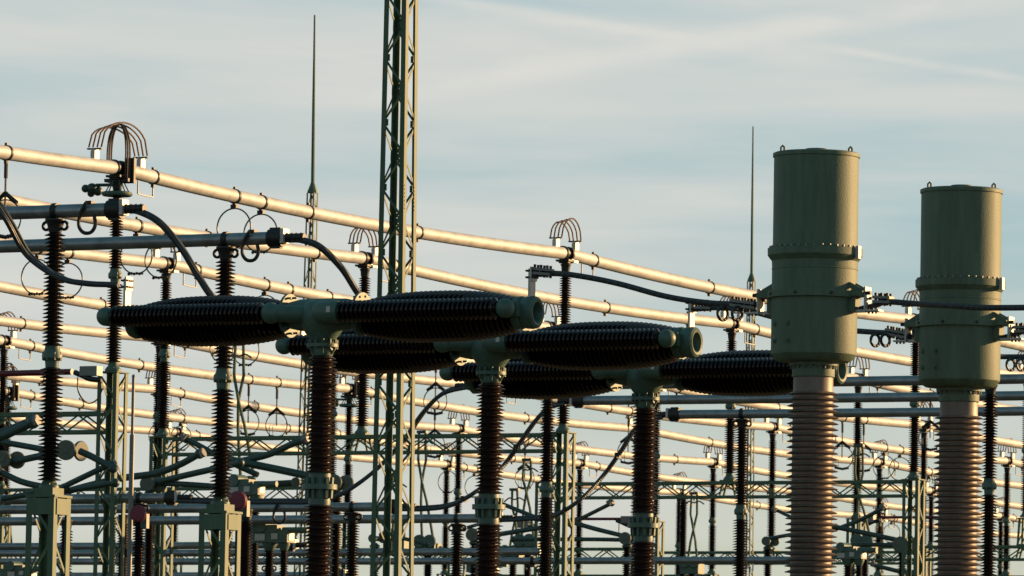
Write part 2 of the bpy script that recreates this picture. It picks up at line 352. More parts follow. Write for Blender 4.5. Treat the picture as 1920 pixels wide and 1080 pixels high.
for i, X in enumerate(TX):
    ROW[:] = [q+GOFF[i] for q in ROW0]
    ks = [k for k in range(len(ROW)) if inview(X, ROW[k], 13)]
    k0, k1 = max(0, min(ks)-1), min(len(ROW)-1, max(ks)+1)
    T = Thing('busbar_tube', TNAME[i]+', '+EXTRA[i], 'busbar', (X, ROW[k0], 0), 'beige busbar tubes running away to the right')
    for k in range(k0, k1):
        mb = MB(); n = 14; a, b = ROW[k]+0.07, ROW[k+1]-0.16
        mb.tube([(X, a+(b-a)*j/n, tz(k, a+(b-a)*j/n)) for j in range(n+1)], RT, 28)
        T.part('tube_span', mb, ALU)
    for k in range(k0, k1+1):
        if not inview(X, ROW[k], 13): continue
        y = ROW[k]; mb = MB()
        for dy in (-0.17, 0.08):
            mb.lathe([(RT-0.01, -0.03), (RT+0.022, -0.03), (RT+0.022, 0.03), (RT-0.01, 0.03)], (X, y+dy, ZT), (0,1,0), 24)
        mb.lathe([(RT*0.8, -0.16), (RT*0.8, 0.09)], (X, y, ZT), (0,1,0), 20)
        mb.box((X, y-0.03, ZT-RT-0.03), (0.30, 0.34, 0.04)); mb.box((X, y-0.03, ZT-RT-0.065), (0.22, 0.22, 0.03))
        T.part('support_clamp', mb, BLACK)
        for sx in (-1, 1): mb = MB(); mb.box((X+sx*0.13, y+0.12, ZT-RT-0.035), (0.07, 0.2, 0.05)); mb.box((X+sx*0.13, y+0.0, ZT-RT-0.02), (0.04, 0.08, 0.05)); T.part('bolted_lug', mb, BRIGHT)
        # flexible expansion connector: two pads and four arched strands
        wide = (i == 0 and k == 1); ya, yb = (y-0.85, y+0.80) if wide else (y-0.50, y+0.40)
        for yy in (ya, yb):
            zz = tz_any(yy)+RT; mb = MB()
            mb.box((X, yy, zz+0.06), (0.09, 0.16, 0.15)); mb.box((X, yy, zz+0.15), (0.07, 0.14, 0.03)); T.part('connector_pad', mb, BRIGHT)
            mb = MB(); mb.box((X, yy, zz+0.175), (0.30, 0.07, 0.025)); T.part('strand_shoe', mb, BLACK)
        mb = MB(); z0 = ZT+RT+0.18; big = 0.46 if wide else 0.37
        for j, dx in enumerate((-0.13, -0.045, 0.045, 0.13)):
            hh = big*(0.94+0.06*j); pts = []
            for q in range(17):
                t = q/16; yy = ya+(yb-ya)*t; pts.append((X+dx*(1+0.1*math.sin(math.pi*t)), y-0.05+((yy-(y-0.05)))*1.0, z0+hh*(math.sin(math.pi*t)**(0.38 if wide else 0.48))))
            mb.tube(pts, 0.017, 7)
        T.part('expansion_strands', mb, BRON)
        # ring with rectangular loop behind each support
        yr = y+1.25; zr = tz_any(yr); mb = MB(); ring_band(mb, X, yr, zr)
        T.part('ring_clamp', mb, BLACK)
        mb = MB(); zb = zr-RT-0.24
        mb.tube(smooth([(X, yr, zr-RT), (X, yr, zb+0.04), (X, yr-0.04, zb), (X, yr-0.50, zb+0.01), (X, yr-0.54, zb+0.05), (X, yr-0.54, zr-RT+0.02)], 4), 0.014, 6)
        T.part('earthing_loop', mb, GALV)
    for px in RINGS.get(i, []):
        yy = Yof(X, px, 12.95); mb = MB(); ring_band(mb, X, yy, tz_any(yy)); T.part('ring_clamp', mb, BLACK)
    for px in HOOPS.get(i, []):
        yy = Yof(X, px, 12.95); zz = tz_any(yy); mb = MB(); ring_band(mb, X, yy, zz, wd=0.06)
        mb.box((X, yy, zz-RT-0.07), (0.12, 0.09, 0.08)); T.part('ring_clamp', mb, BLACK)
        mb = MB(); R = 0.36; c = (X, yy, zz-RT-0.10-R)
        mb.torus(c, R, 0.015, (0,1,0), 36, 6); T.part('contact_hoop', mb, ROD)
        mb = MB(); bz = c[2]-R
        for q in range(6): mb.sphere((X+(-0.16+0.06*q), yy, bz+0.01*(q % 2)), 0.032, 8, 5)
        T.part('contact_finger', mb, BLACK)
    for px in TRAPS.get(i, []):
        yy = Yof(X, px, 12.95); zz = tz_any(yy); mb = MB(); ring_band(mb, X, yy, zz); mb.cyl((X, yy, zz-RT-0.32), (X, yy, zz-RT-0.02), 0.035, 8)
        T.part('ring_clamp', mb, BLACK)
        R = 0.33; top = zz-RT-0.62
        mb = MB(); mb.cyl((X, yy, top-0.42), (X, yy, zz-RT-0.3), 0.02, 8); T.part('hanger_rod', mb, GALV)
        mb = MB()
        for s_ in (-1, 1): mb.tube(smooth([(X, yy, top+0.04), (X+s_*0.10, yy, top-0.04), (X+s_*0.24, yy, top-0.14)], 5), 0.04, 8)
        T.part('hanger_fork', mb, BLACK)
        mb = MB(); c = Vector((X, yy, top-0.08-R)); mb.torus(c, R, 0.014, (0,1,0), 36, 6)
        for s_ in (-0.10, 0.0): mb.tube([(X+s_-0.1, yy, c.z-R), (X+s_-0.12, yy, c.z-0.02), (X+s_-0.07, yy, c.z)], 0.008, 5)
        T.part('contact_hoop', mb, ROD)
        mb = MB()
        for q in range(8): mb.sphere((X-0.2+0.055*q, yy, c.z-R+0.02*abs(q-4)/2), 0.04, 8, 5)
        T.part('contact_finger', mb, BLACK)

# ---------------- post insulators under the busbars ----------------
def make_post(name, label, group, h, rs, pitch, rcore, material, capw=0.22, base=0.3, joint=True, capm=None, zb=0.16):
    T = Thing(name, label, 'insulator', (0,0,0), group, local=True)
    zt = h-0.17; zm = (zb+zt)/2
    mb = MB(); mb.lathe([(base/2, 0), (base/2, 0.03), (rcore+0.03, zb*0.56), (rcore+0.015, zb)], seg=18)
    for q in range(6):
        a = q*math.pi/3; mb.cyl((base*0.42*math.cos(a), base*0.42*math.sin(a), 0.03), (base*0.42*math.cos(a), base*0.42*math.sin(a), 0.06), 0.014, 6)
    T.part('base_flange', mb, GREENB)
    segs = [(zb, zm-0.13), (zm+0.13, zt)] if joint else [(zb, zt)]
    for n_, (a, b) in enumerate(segs):
        mb = MB(); mb.lathe(sheds(a, b, pitch, rcore*(1.06 if n_ == 0 else 0.97), rs*(1.06 if n_ == 0 else 0.95)), seg=22); T.part('porcelain_section', mb, material, angle=50)
    if joint:
        mb = MB(); mb.lathe([(rcore+0.012, zm-0.14), (rcore+0.02, zm-0.06), (rcore+0.058, zm-0.02), (rcore+0.06, zm+0.02), (rcore+0.03, zm+0.08), (rcore+0.02, zm+0.14)], seg=18)
        for q in range(8):
            a = q*math.pi/4; r_ = rcore+0.048; mb.cyl((r_*math.cos(a), r_*math.sin(a), zm-0.05), (r_*math.cos(a), r_*math.sin(a), zm+0.05), 0.012, 6)
        T.part('joint_flange', mb, GREENB)
    mb = MB(); mb.lathe([(rcore+0.01, zt), (rcore+0.02, zt+0.05), (capw*0.42, zt+0.12), (capw/2, h-0.02), (capw/2, h)], seg=18)
    T.part('cap', mb, capm or BLACK)
    return T.e
post0 = make_post('post_insulator', 'x', 'post insulators under the beige busbars', 12.80-9.34, 0.137, 0.050, 0.070, PORC)
first = True
for i, X in enumerate(TX):
    ROW[:] = [q+GOFF[i] for q in ROW0]
    n = 0; vis = [k for k in range(len(ROW)) if inview(X, ROW[k], 12, 20)]
    for k in vis:
        where = 'only' if len(vis) == 1 else (ORD[n]+' from the left')
        lab = 'dark ribbed post insulator on gantry, %s under the %s beige busbar' % (where, ('topmost' if i == 0 else ORD[i]))
        loc = (X, ROW[k]-0.03, 9.34)
        if first: post0.location = loc; post0['label'] = lab; first = False
        else: copy_tree(post0, loc, lab)
        n += 1

ROW[:] = ROW0
# corona ring discs where the busbar carries a big dropper connector
def big_dropper(X, y, label):
    T = Thing('dropper_connector', label, 'connector', (X, y, 12.7), 'large looped connectors on busbar supports')
    mb = MB(); mb.torus((X, y, 12.55), 0.24, 0.042, (0,0,1), 32, 10)
    for q in range(6):
        a = q*math.pi/3+0.3; mb.cyl((X+0.23*math.cos(a), y+0.23*math.sin(a), 12.56), (X+0.10*math.cos(a), y+0.10*math.sin(a), 12.80), 0.012, 6)
    T.part('corona_ring', mb, GREENB)
    mb = MB()
    for yy in (y-0.02, y+0.06):
        for s_ in (-0.018, 0.022):
            hw = 0.19+s_; pts = [(X-hw, yy, 12.98), (X-hw, yy, 13.35), (X-hw*0.82, yy, 13.62), (X-hw*0.35, yy, 13.80), (X+hw*0.35, yy, 13.80), (X+hw*0.82, yy, 13.62), (X+hw, yy, 13.35), (X+hw, yy, 12.80)]
            mb.tube(smooth(pts, 6), 0.016, 8)
    T.part('looped_strand', mb, BRON)
    mb = MB(); mb.box((X+0.20, y+0.10, 12.98), (0.2, 0.06, 0.46)); mb.box((X, y+0.1, 12.80), (0.5, 0.3, 0.06)); T.part('clamp_block', mb, BLACK)
    mb = MB(); mb.cyl((X-0.1, y, 12.72), (X-0.42, y-0.05, 12.72), 0.03, 8)
    for a, b, c, r in ((-0.50, -0.05, 12.66, 0.10), (-0.62, -0.08, 12.66, 0.075), (-0.42, 0.02, 12.62, 0.09), (-0.56, 0.02, 12.58, 0.07)):
        mb.sphere((X+a, y+b, c), r, 12, 8)
    T.part('counterweight', mb, ROD)
    return T
big_dropper(TX[0], ROW[1]-0.03, 'tall looped connector and ring on topmost busbar at upper left')
big_dropper(TX[7], ROW[4]-0.03, 'small far looped connector and ring low at left edge')
big_dropper(TX[2], ROW[5]-0.03, 'looped connector and ring on busbar just right of the nearer tank')
big_dropper(TX[1], ROW[5]-0.03, 'looped connector and ring on busbar at the right edge')
big_dropper(TX[5], ROW[4]+0.82, 'looped connector and ring on busbar left of the tall tower')

# ---------------- gantries ----------------
GN = ['nearest', 'middle', 'farthest']
def gantry(xs, y, label, drop=0.0, lonly=False):
    xr, xl = xs[0], xs[2]; s = 0.40; y0 = y-0.03
    T = Thing('lattice_gantry', label, 'gantry', ((xr+xl)/2, y0, 0), 'green lattice gantries carrying the busbars')
    ztop = 9.30; zb0 = ztop-0.36-drop; za = ztop-drop
    for x in (xr, xl):
        if not inview(x, y, 8, 250): continue
        lattice_tower(T, (x, y0, 0.25), (x, y0, ztop), s, s, 0.50, 0.080, 0.038, 'tower_leg', STEEL, plates=False)
        footing(T, x, y0, s)
        mb = MB(); mb.box((x, y0, ztop+0.014), (s+0.04, s+0.04, 0.024)); T.part('cap_plate', mb, STEEL)
    xa, xb = xr-s/2-0.004, xl+s/2+0.004
    for yy in (-1, 1):
        for z in (za-0.03, zb0):
            mb = MB(); mb.box(((xa+xb)/2, y0+yy*(s/2-0.03), z), (abs(xa-xb), 0.055, 0.07 if z > zb0 else 0.062)); T.part('beam_chord', mb, STEEL)
    mb = MB(); n = max(4, int(abs(xa-xb)/0.40)); dx = (xb-xa)/n
    for q in range(n):
        for yy in (-1, 1):
            p, r = (zb0+0.03, za-0.06) if (q % 2 == 0) else (za-0.06, zb0+0.03)
            mb.bar((xa+dx*q, y0+yy*(s/2-0.045), p), (xa+dx*(q+1), y0+yy*(s/2-0.045), r), 0.032, 0.01, (0,1,0))
        a, b = (-1, 1) if q % 2 == 0 else (1, -1)
        mb.bar((xa+dx*q, y0+a*(s/2-0.05), zb0), (xa+dx*(q+1), y0+b*(s/2-0.05), zb0), 0.03, 0.01, (0,0,1))
    T.part('beam_bracing', mb, STEEL)
    xm = xs[1]
    mb = MB()
    for sx in (-1, 1):
        for sy in (-1, 1): mb.bar((xm+sx*0.2, y0+sy*0.11, zb0+0.04), (xm+sx*0.11, y0+sy*0.11, za+0.01), 0.04, 0.04, (0,1,0))
    mb.box((xm, y0, za+0.022), (0.36, 0.36, 0.03)); T.part('post_seat', mb, STEEL)
    if drop:
        mb = MB(); mb.box((xm, y0, ztop+0.005), (0.36, 0.36, 0.03))
        for sx in (-1, 1):
            for sy in (-1, 1): mb.bar((xm+sx*0.15, y0+sy*0.15, ztop-drop+0.03), (xm+sx*0.12, y0+sy*0.12, ztop), 0.05, 0.05, (0,1,0))
        for sy in (-1, 1): mb.bar((xm-0.15, y0+sy*0.15, ztop-drop+0.06), (xm+0.12, y0+sy*0.12, ztop-0.03), 0.03, 0.01, (0,1,0))
        T.part('post_stool', mb, STEEL)
groups = [(TX[0:3], 'front'), (TX[3:6], 'middle'), (TX[6:9], 'rear')]
GL = {('front', 1): ('gantry at far left holding the topmost busbar on a pointed tower', 0.70),
      ('front', 2): ('long gantry behind the breakers, left end beside the second grey post', 0.0),
      ('front', 3): ('gantry between the third breaker column and the farther green tank', 0.0),
      ('front', 4): ('gantry just behind the two green tanks, low at right', 0.70),
      ('middle', 3): ('gantry low at left, seen behind the first breaker column', 0.0),
      ('middle', 4): ('gantry low in the middle behind the tall lattice tower', 0.70),
      ('middle', 5): ('gantry low behind the nearer green tank', 0.0),
      ('middle', 6): ('far gantry at bottom right corner behind the farther tank', 0.0),
      ('rear', 4): ('far gantry low at the left edge behind everything', 0.70),
      ('rear', 5): ('far gantry at bottom behind the first breaker column', 0.0),
      ('rear', 6): ('far gantry at bottom behind the third breaker column', 0.0),
      ('rear', 7): ('farthest gantry at bottom right below the green tanks', 0.0)}
for (gn, k), (lab, drop) in GL.items():
    xs = [q for q, nme in groups if nme == gn][0]
    gantry(xs, ROW[k]+(0.85 if gn == 'middle' else 0), lab, drop)

# round steel pole beside the left gantry tower
p = Py(248, 815, ROW[1]-0.5)
T = Thing('steel_pole', 'plain round grey pole just right of the left gantry tower', 'pole', (p.x, p.y, 0))
mb = MB(); mb.cyl((p.x, p.y, 0), (p.x, p.y, p.z), 0.045, 14); T.part('shaft', mb, GALV)
mb = MB(); mb.cyl((p.x, p.y, p.z), (p.x, p.y, p.z+1.05), 0.028, 12); mb.sphere((p.x, p.y, p.z+1.05), 0.035, 10, 6); T.part('top_rod', mb, GALV)

# ---------------- tall lattice tower and lightning masts ----------------
D = 92
bl, br_ = Pd(707, 1000, D), Pd(757, 1000, D)
lo = Pd(736, 1000, D+0.2); hi = Pd(752.5, 0, D+0.2)
dirv = (hi-lo)/(hi.z-lo.z); base_ = lo - dirv*(lo.z-0.25); top_ = lo + dirv*(24-lo.z)
T = Thing('lattice_tower', 'tall tapering green lattice tower rising out of the top of view', 'tower', (base_.x, base_.y, 0))
lattice_tower(T, (base_.x, base_.y, 0.25), top_, 0.52, 0.22, 0.47, 0.075, 0.034, 'leg', TOWER, plates=False, gusset=True)
footing(T, base_.x, base_.y, 0.6)
mb = MB()
for px, py in ((0,0),):
    for i_ in range(7):
        z = 12.6-i_*0.055
        for sx, sy in ((1,-1), (1,1)):
            t = (z-0.25)/(top_.z-0.25); c = Vector((base_.x, base_.y, 0.25)).lerp(top_, t); s_ = 0.52-0.30*t
            mb.box((c.x+s_/2+0.012, c.y+sy*(s_/2-0.035), z-2.1), (0.012, 0.02, 0.02))
T.part('splice_bolt', mb, BLACK)
def mast(pt_top, pt_lat, pt_low, d, s0, s1, label):
    tp, lt, lw_ = Pd(*pt_top, d), Pd(*pt_lat, d), Pd(*pt_low, d)
    dv = (lt-lw_)/(lt.z-lw_.z); b = lw_-dv*(lw_.z-0.2); b = Vector((b.x, b.y, 0.2))
    T = Thing('lightning_mast', label, 'mast', (b.x, b.y, 0), 'slim lightning masts with a needle on top')
    lattice_tower(T, b, lt, s0, s1, 0.42, 0.035, 0.02, 'leg', STEEL, plates=False)
    mb = MB(); mb.lathe([(s1*0.62, 0), (s1*0.62, 0.04), (0.07, 0.18), (0.045, 0.25)], lt, (0,0,1), 10)
    d_ = tp-lt; mb.tube([lt+Vector((0,0,0.2)), lt+d_*0.5, tp], [0.045, 0.036, 0.02], 8); T.part('needle', mb, STEEL)
    footing(T, b.x, b.y, s0)
mast((590, 28), (586, 362), (568, 1000), 150, 0.34, 0.20, 'thin lightning mast left of the tall lattice tower')
mast((1412, 237), (1409, 528), (1403, 1000), 190, 0.30, 0.20, 'thin lightning mast just left of the nearer green tank')

# ---------------- pedestal for grey posts ----------------
def pedestal(x, y, ztop, label, s=0.40, group='lattice pedestals under the grey tube posts'):
    T = Thing('lattice_pedestal', label, 'support', (x, y, 0), group)
    lattice_tower(T, (x, y, 0.2), (x, y, ztop-0.03), s, s, 0.50, 0.080, 0.035, 'leg', STEEL, plates=False, gusset=True)
    mb = MB(); mb.box((x, y, ztop-0.02), (s+0.03, s+0.03, 0.03))
    for sy in (-1, 1): mb.box((x, y+sy*(s/2+0.006), ztop-0.15), (s-0.02, 0.012, 0.2))
    for sx in (-1, 1): mb.box((x+sx*(s/2+0.006), y, ztop-0.15), (0.012, s-0.1, 0.2))
    mb.box((x, y, ztop+0.04), (0.27, 0.27, 0.09)); T.part('head_frame', mb, STEEL)
    footing(T, x, y, s)

# ---------------- grey tubes with posts ----------------
gp0 = make_post('post_insulator', 'x', 'post insulators under the grey tubes', 3.38, 0.143, 0.050, 0.070, PORC, capw=0.26, base=0.25, capm=BLACK, zb=0.09)
gfirst = [True]
def grey_post(x, y, ztop, label, ped):
    loc = (x, y, ztop-3.38)
    if gfirst[0]: gp0.location = loc; gp0['label'] = label; gfirst[0] = False
    else: copy_tree(gp0, loc, label)
    pedestal(x, y, ztop-3.38-0.085, ped)
def grey_tube(x0, x1, y, z, label, right_end=True, left_end=False, clamps=(), r=0.085, loops=()):
    T = Thing('tube_conductor', label, 'conductor', (x0, y, z), 'grey tube conductors crossing the yard')
    mb = MB(); mb.tube([(x0+(x1-x0)*q/12, y, z-0.02*math.sin(math.pi*q/12)) for q in range(13)], r, 24); T.part('tube', mb, GALU)
    for e, xx, sg in ((right_end, x1, 1), (left_end, x0, -1)):
        if not e: continue
        mb = MB(); mb.lathe([(r*0.9, -0.10), (r+0.035, -0.10), (r+0.035, 0.10), (r*0.9, 0.10)], (xx, y, z), (1,0,0), 12)
        mb.box((xx, y, z+0.10), (0.16, 0.09, 0.07)); mb.box((xx, y, z-0.10), (0.16, 0.09, 0.07))
        mb.cyl((xx+sg*0.08, y, z), (xx+sg*0.42, y, z), 0.055, 12)
        for q in range(4): mb.torus((xx+sg*(0.16+0.07*q), y, z), 0.05, 0.015, (1,0,0), 12, 6)
        T.part('end_clamp', mb, BLACK)
        mb = MB(); mb.box((xx+sg*0.13, y-0.02, z+0.02), (0.05, 0.16, 0.19)); T.part('end_plate', mb, BRIGHT)
    for c in clamps:
        mb = MB(); mb.lathe([(r*0.9, -0.035), (r+0.018, -0.035), (r+0.018, 0.035), (r*0.9, 0.035)], (c, y, z), (1,0,0), 20)
        mb.box((c, y, z-r-0.04), (0.12, 0.12, 0.06))
        for s_ in (-1, 1): mb.torus((c+s_*0.13, y, z-r-0.10), 0.05, 0.02, (0,1,0), 14, 6)
        T.part('post_clamp', mb, BLACK)
    for c in loops:
        mb = MB(); mb.box((c, y, z+r+0.01), (0.09, 0.1, 0.04))
        mb.tube(smooth([(c, y-r-0.02, z+r), (c-0.07, y-r-0.03, z-0.05), (c-0.09, y-r-0.03, z-0.2), (c-0.02, y-r-0.03, z-0.29), (c+0.09, y-r-0.03, z-0.29), (c+0.15, y-r-0.03, z-0.2), (c+0.13, y-r-0.03, z-0.08)], 5), 0.024, 8)
        T.part('parallel_clamp', mb, BLACK)
    return T
ZG = 9.0
G1, G2 = Pz(215, 391, ZG), Pz(520, 446, ZG)
Y1, Y2 = 68.75, 72.88
g1x, g2x = -41.35, -41.22
grey_tube(-56, G1.x-0.05, Y1, ZG, 'upper grey tube ending at left above a curved cable', clamps=(g1x,), loops=(-40.85,))
grey_tube(-56, G2.x-0.02, Y2, ZG, 'second grey tube, ending over the first breaker', clamps=(g2x,), loops=(-40.82,))
grey_post(g1x, Y1, ZG-0.10, 'dark ribbed post holding the upper grey tube at far left', 'green lattice pedestal with sunlit side at far left')
grey_post(g2x, Y2, ZG-0.10, 'dark ribbed post holding the second grey tube, left of the first breaker column', 'green lattice pedestal under the second grey post')
YR = [99.95, 104.0, 108.05]
for yy, xx, lab, end in ((YR[0], -51.4, 'topmost of three grey tubes behind the green tanks', True), (YR[1], Pz(1085, 751, ZG).x, 'middle of three grey tubes behind the green tanks', True), (YR[2], Pz(1265, 777, ZG).x, 'lowest of three grey tubes behind the green tanks', True)):
    grey_tube(xx, -34.0, yy, ZG, lab, right_end=False, left_end=True, clamps=(-50.0,) if yy != YR[1] else (-50.0,))
grey_post(-50.0, YR[0], ZG-0.1, 'dark ribbed post between the second and third breaker columns', 'pedestal under the post between second and third breaker columns')
grey_post(-50.0, YR[1], ZG-0.1, 'dark ribbed post hidden behind the third breaker column', 'pedestal hidden behind the third breaker column')
grey_post(-50.0, YR[2], ZG-0.1, 'dark ribbed post just left of the nearer green tank', 'pedestal of the post left of the nearer green tank')
pr = Pz(1862, 710, ZG)
grey_post(pr.x, YR[0], ZG-0.1, 'dark ribbed post at right edge beyond the farther green tank', 'pedestal at right edge beyond the farther green tank')
ZL = 7.05
def xat(px, y, z):
    a, b = -130.0, -10.0
    for _ in range(50):
        mm = (a+b)/2
        if proj((mm, y, z))[0] < px: a = mm
        else: b = mm
    return a
YL = [99.7, 103.2, 107.6]
ly = YL
for n_, (yy, pe, lab) in enumerate(((YL[0], 322, 'low grey tube at left ending beyond the left gantry tower'), (YL[1], 742, 'low grey tube ending at the tall lattice tower'), (YL[2], 926, 'low grey tube ending at the second breaker column'))):
    xe = xat(pe, yy, ZL)
    grey_tube(-80, xe, yy, ZL, lab, clamps=(xat((262, 662, 858)[n_], yy, ZL),), loops=(xat((-60, 527, -60)[n_], yy, ZL),) if n_ == 1 else ())
    grey_post(xat((262, 662, 858)[n_], yy, ZL), yy, ZL-0.1, ('dark ribbed post under a low grey tube, right of the left gantry tower', 'dark ribbed post between the first breaker column and tall tower', 'dark ribbed post just left of the second breaker column')[n_],
              ('pedestal right of the left gantry tower, mostly below view', 'pedestal between the first breaker column and tall tower', 'pedestal just left of the second breaker column')[n_])
for yy, z, x0, x1, lab, re in ((118.6, ZL, -84, xat(545, 118.6, ZL), 'upper of four thin low tubes at bottom left', True), (122.0, ZL, -84, -40, 'long low grey tube crossing under the breakers', False),
                       (126.4, ZL, -84, -40, 'lowest long grey tube crossing behind all three breaker columns', False), (134.5, ZL, -92, xat(640, 134.5, ZL), 'lowest grey tube at bottom left edge of view', True)):
    if 'crossing under' in lab: x1 = xat(1015, yy, z)
    if 'crossing behind' in lab: x1 = xat(1500, yy, z)
    grey_tube(x0, x1, yy, z, lab, right_end=re, clamps=(xat(505, yy, z), xat(1000, yy, z)) if x1 > -60 else (xat(200, yy, z),), r=0.078)

# ---------------- circuit breakers ----------------
def wl(mb, prof, o, axis, seg=28): mb.lathe(prof, o, axis, seg)
def make_breaker():
    ZB = 7.30
    T = Thing('circuit_breaker', 'x', 'circuit breaker', (0,0,0), 'T shaped circuit breakers in a row', local=True)
    # pedestal, column
    mb = MB(); mb.box((0, 0, 0.15), (1.0, 1.0, 0.3)); T.part('footing', mb, CONC)
    mb = MB()
    for sx in (-1, 1):
        for sy in (-1, 1): mb.bar((sx*0.32, sy*0.32, 0.3), (sx*0.22, sy*0.22, 2.5), 0.09, 0.09)
    mb.box((0, 0, 2.55), (0.6, 0.6, 0.1)); mb.box((0, 0, 1.3), (0.5, 0.42, 0.7)); T.part('pedestal', mb, GREENB)
    z1 = ZB-0.32-0.12   # top of column
    zj = 5.30
    mb = MB(); mb.lathe(sheds(2.7, zj-0.20, 0.042, 0.112, 0.186, 0.164), seg=32); T.part('porcelain_section', mb, PORCB, angle=50)
    mb = MB(); mb.lathe(sheds(zj+0.16, z1-0.04, 0.042, 0.112, 0.180, 0.162), seg=32); T.part('porcelain_section', mb, PORCB, angle=50)
    mb = MB(); mb.lathe([(0.12, 2.6), (0.19, 2.6), (0.19, 2.68), (0.125, 2.72)], seg=24); T.part('base_flange', mb, GREENB)
    mb = MB(); mb.lathe([(0.122, zj-0.23), (0.13, zj-0.17), (0.125, zj-0.14), (0.13, zj-0.03), (0.205, zj-0.03), (0.205, zj+0.03), (0.13, zj+0.03), (0.125, zj+0.10), (0.13, zj+0.14), (0.122, zj+0.17)], seg=28)
    for q in range(12):
        a = q*math.pi/6; c, s_ = math.cos(a), math.sin(a)
        mb.bar((0.145*c, 0.145*s_, zj-0.13), (0.16*c, 0.16*s_, zj+0.11), 0.035, 0.035, (c, s_, 0))
    T.part('joint_flange', mb, GREENB)
    # T head casting
    mb = MB()
    mb.lathe([(0.118, z1-0.04), (0.13, z1), (0.125, z1+0.05), (0.185, z1+0.06), (0.185, z1+0.10), (0.13, z1+0.10), (0.15, z1+0.15), (0.21, z1+0.23), (0.26, z1+0.32), (0.275, z1+0.40), (0.265, z1+0.48), (0.22, z1+0.56), (0.15, z1+0.60)], seg=32)
    for q in range(12):
        a = q*math.pi/6; mb.cyl((0.165*math.cos(a), 0.165*math.sin(a), z1+0.04), (0.165*math.cos(a), 0.165*math.sin(a), z1+0.15), 0.014, 6)
    for q in range(6):
        a = q*math.pi/3; mb.bar((0.12*math.cos(a), 0.12*math.sin(a), z1-0.02), (0.17*math.cos(a), 0.17*math.sin(a), z1+0.06), 0.02, 0.02)
    mb.lathe([(0.15, -0.46), (0.16, -0.42), (0.185, -0.30), (0.19, -0.1), (0.19, 0.1), (0.185, 0.30), (0.16, 0.42), (0.15, 0.46)], (0, 0.02, ZB), (1,0,0), 30)
    T.part('t_housing', mb, GREENB, angle=40)
    for sx in (-1, 1):
        mb = MB(); mb.lathe([(0.16, 0), (0.255, 0), (0.255, 0.035), (0.16, 0.035)], (sx*0.46-(0.035 if sx < 0 else 0), 0.06, ZB), (1,0,0), 28)
        for q in range(10):
            a = q*math.pi/5+0.1
            mb.cyl((sx*0.46-0.05, 0.06+0.215*math.cos(a), ZB+0.215*math.sin(a)), (sx*0.46+0.05, 0.06+0.215*math.cos(a), ZB+0.215*math.sin(a)), 0.014, 6)
        T.part('chamber_flange', mb, GREENB)
    for sx in (-1, 1):
        # barrel shaped interrupter chamber
        n = 31; L_ = 1.95; x0 = 0.52; prof = []
        for i in range(n):
            t = (i+0.5)/n; e = min(1, 1.0-abs(2*t-1)**2.6); R = 0.205+0.095*e; p_ = L_/n; a = x0+i*p_; rc = R-0.055
            prof += [(rc, a), (R-0.008, a+p_*0.34), (R, a+p_*0.42), (R-0.006, a+p_*0.5), (rc, a+p_*0.82)]
        prof.append((0.16, x0+L_))
        mb = MB(); mb.lathe(prof, (0, 0.10, ZB-0.04), (sx,0,0), 36); T.part('interrupter_chamber', mb, BARREL, angle=50)
        # grading capacitor in front
        mb = MB(); n = 34; L2, x2 = (2.03, 0.42) if sx > 0 else (2.01, 0.60); pr_ = []
        for i in range(n):
            a = x2+i*L2/n; p_ = L2/n; pr_ += [(0.088, a), (0.124, a+p_*0.34), (0.129, a+p_*0.42), (0.124, a+p_*0.50), (0.088, a+p_*0.8)]
        pr_.append((0.088, x2+L2))
        mb.lathe(pr_, (0, -0.36, ZB), (sx,0,0), 28); cap = T.part('grading_capacitor', mb, BARREL, angle=50)
        mb = MB(); mb.sphere((sx*(x2+L2+0.095), -0.36, ZB), 0.112, 26, 16); T.part('corona_ball', mb, GREENB, cap)
        if sx < 0:
            mb = MB(); mb.sphere((sx*(x2-0.11), -0.36, ZB), 0.125, 26, 16); mb.cyl((sx*(x2-0.16), -0.34, ZB), (sx*0.16, -0.10, ZB), 0.10, 20); T.part('corona_ball', mb, GREENB, cap)
        else:
            mb = MB(); mb.lathe([(0.10, 0.10), (0.125, 0.14), (0.13, x2-0.05), (0.12, x2-0.01), (0.09, x2+0.005)], (0, -0.36, ZB), (1,0,0), 26); mb.cyl((0.16, -0.34, ZB), (0.10, -0.10, ZB), 0.11, 18); T.part('end_cup', mb, GREENB, cap)
            mb = MB(); mb.box((0.33, -0.491, ZB+0.02), (0.05, 0.008, 0.07)); T.part('label_plate', mb, BRIGHT)
        xe = x0+L_
        if sx > 0:
            mb = MB(); mb.lathe([(0.16, xe), (0.185, xe+0.01), (0.19, xe+0.09), (0.17, xe+0.11), (0.165, xe+0.16)], (0, 0.06, ZB-0.02), (sx,0,0), 28)
            mb.box((xe+0.10, -0.17, ZB), (0.11, 0.10, 0.16)); T.part('end_housing', mb, GREENB)
            mb = MB(); mb.lathe([(0.098, xe+0.11), (0.13, xe+0.08), (0.165, xe+0.10), (0.185, xe+0.15), (0.190, xe+0.22), (0.180, xe+0.27), (0.152, xe+0.29), (0.122, xe+0.28), (0.10, xe+0.24)], (0, 0.06, ZB-0.02), (sx,0,0), 40, ring=True)
            T.part('end_ring', mb, GREENB)
        else:
            mb = MB(); mb.lathe([(0.16, xe), (0.19, xe+0.01), (0.195, xe+0.07), (0.17, xe+0.13), (0.10, xe+0.17)], (0, 0.06, ZB-0.04), (sx,0,0), 28); T.part('end_housing', mb, GREENB)
        mb = MB(); xt = sx*(xe+0.20); mb.box((xt, 0.06, ZB+0.31), (0.03, 0.13, 0.34)); mb.box((xt+0.02, 0.06, ZB+0.42), (0.02, 0.15, 0.16)); T.part('terminal_plate', mb, BRIGHT)
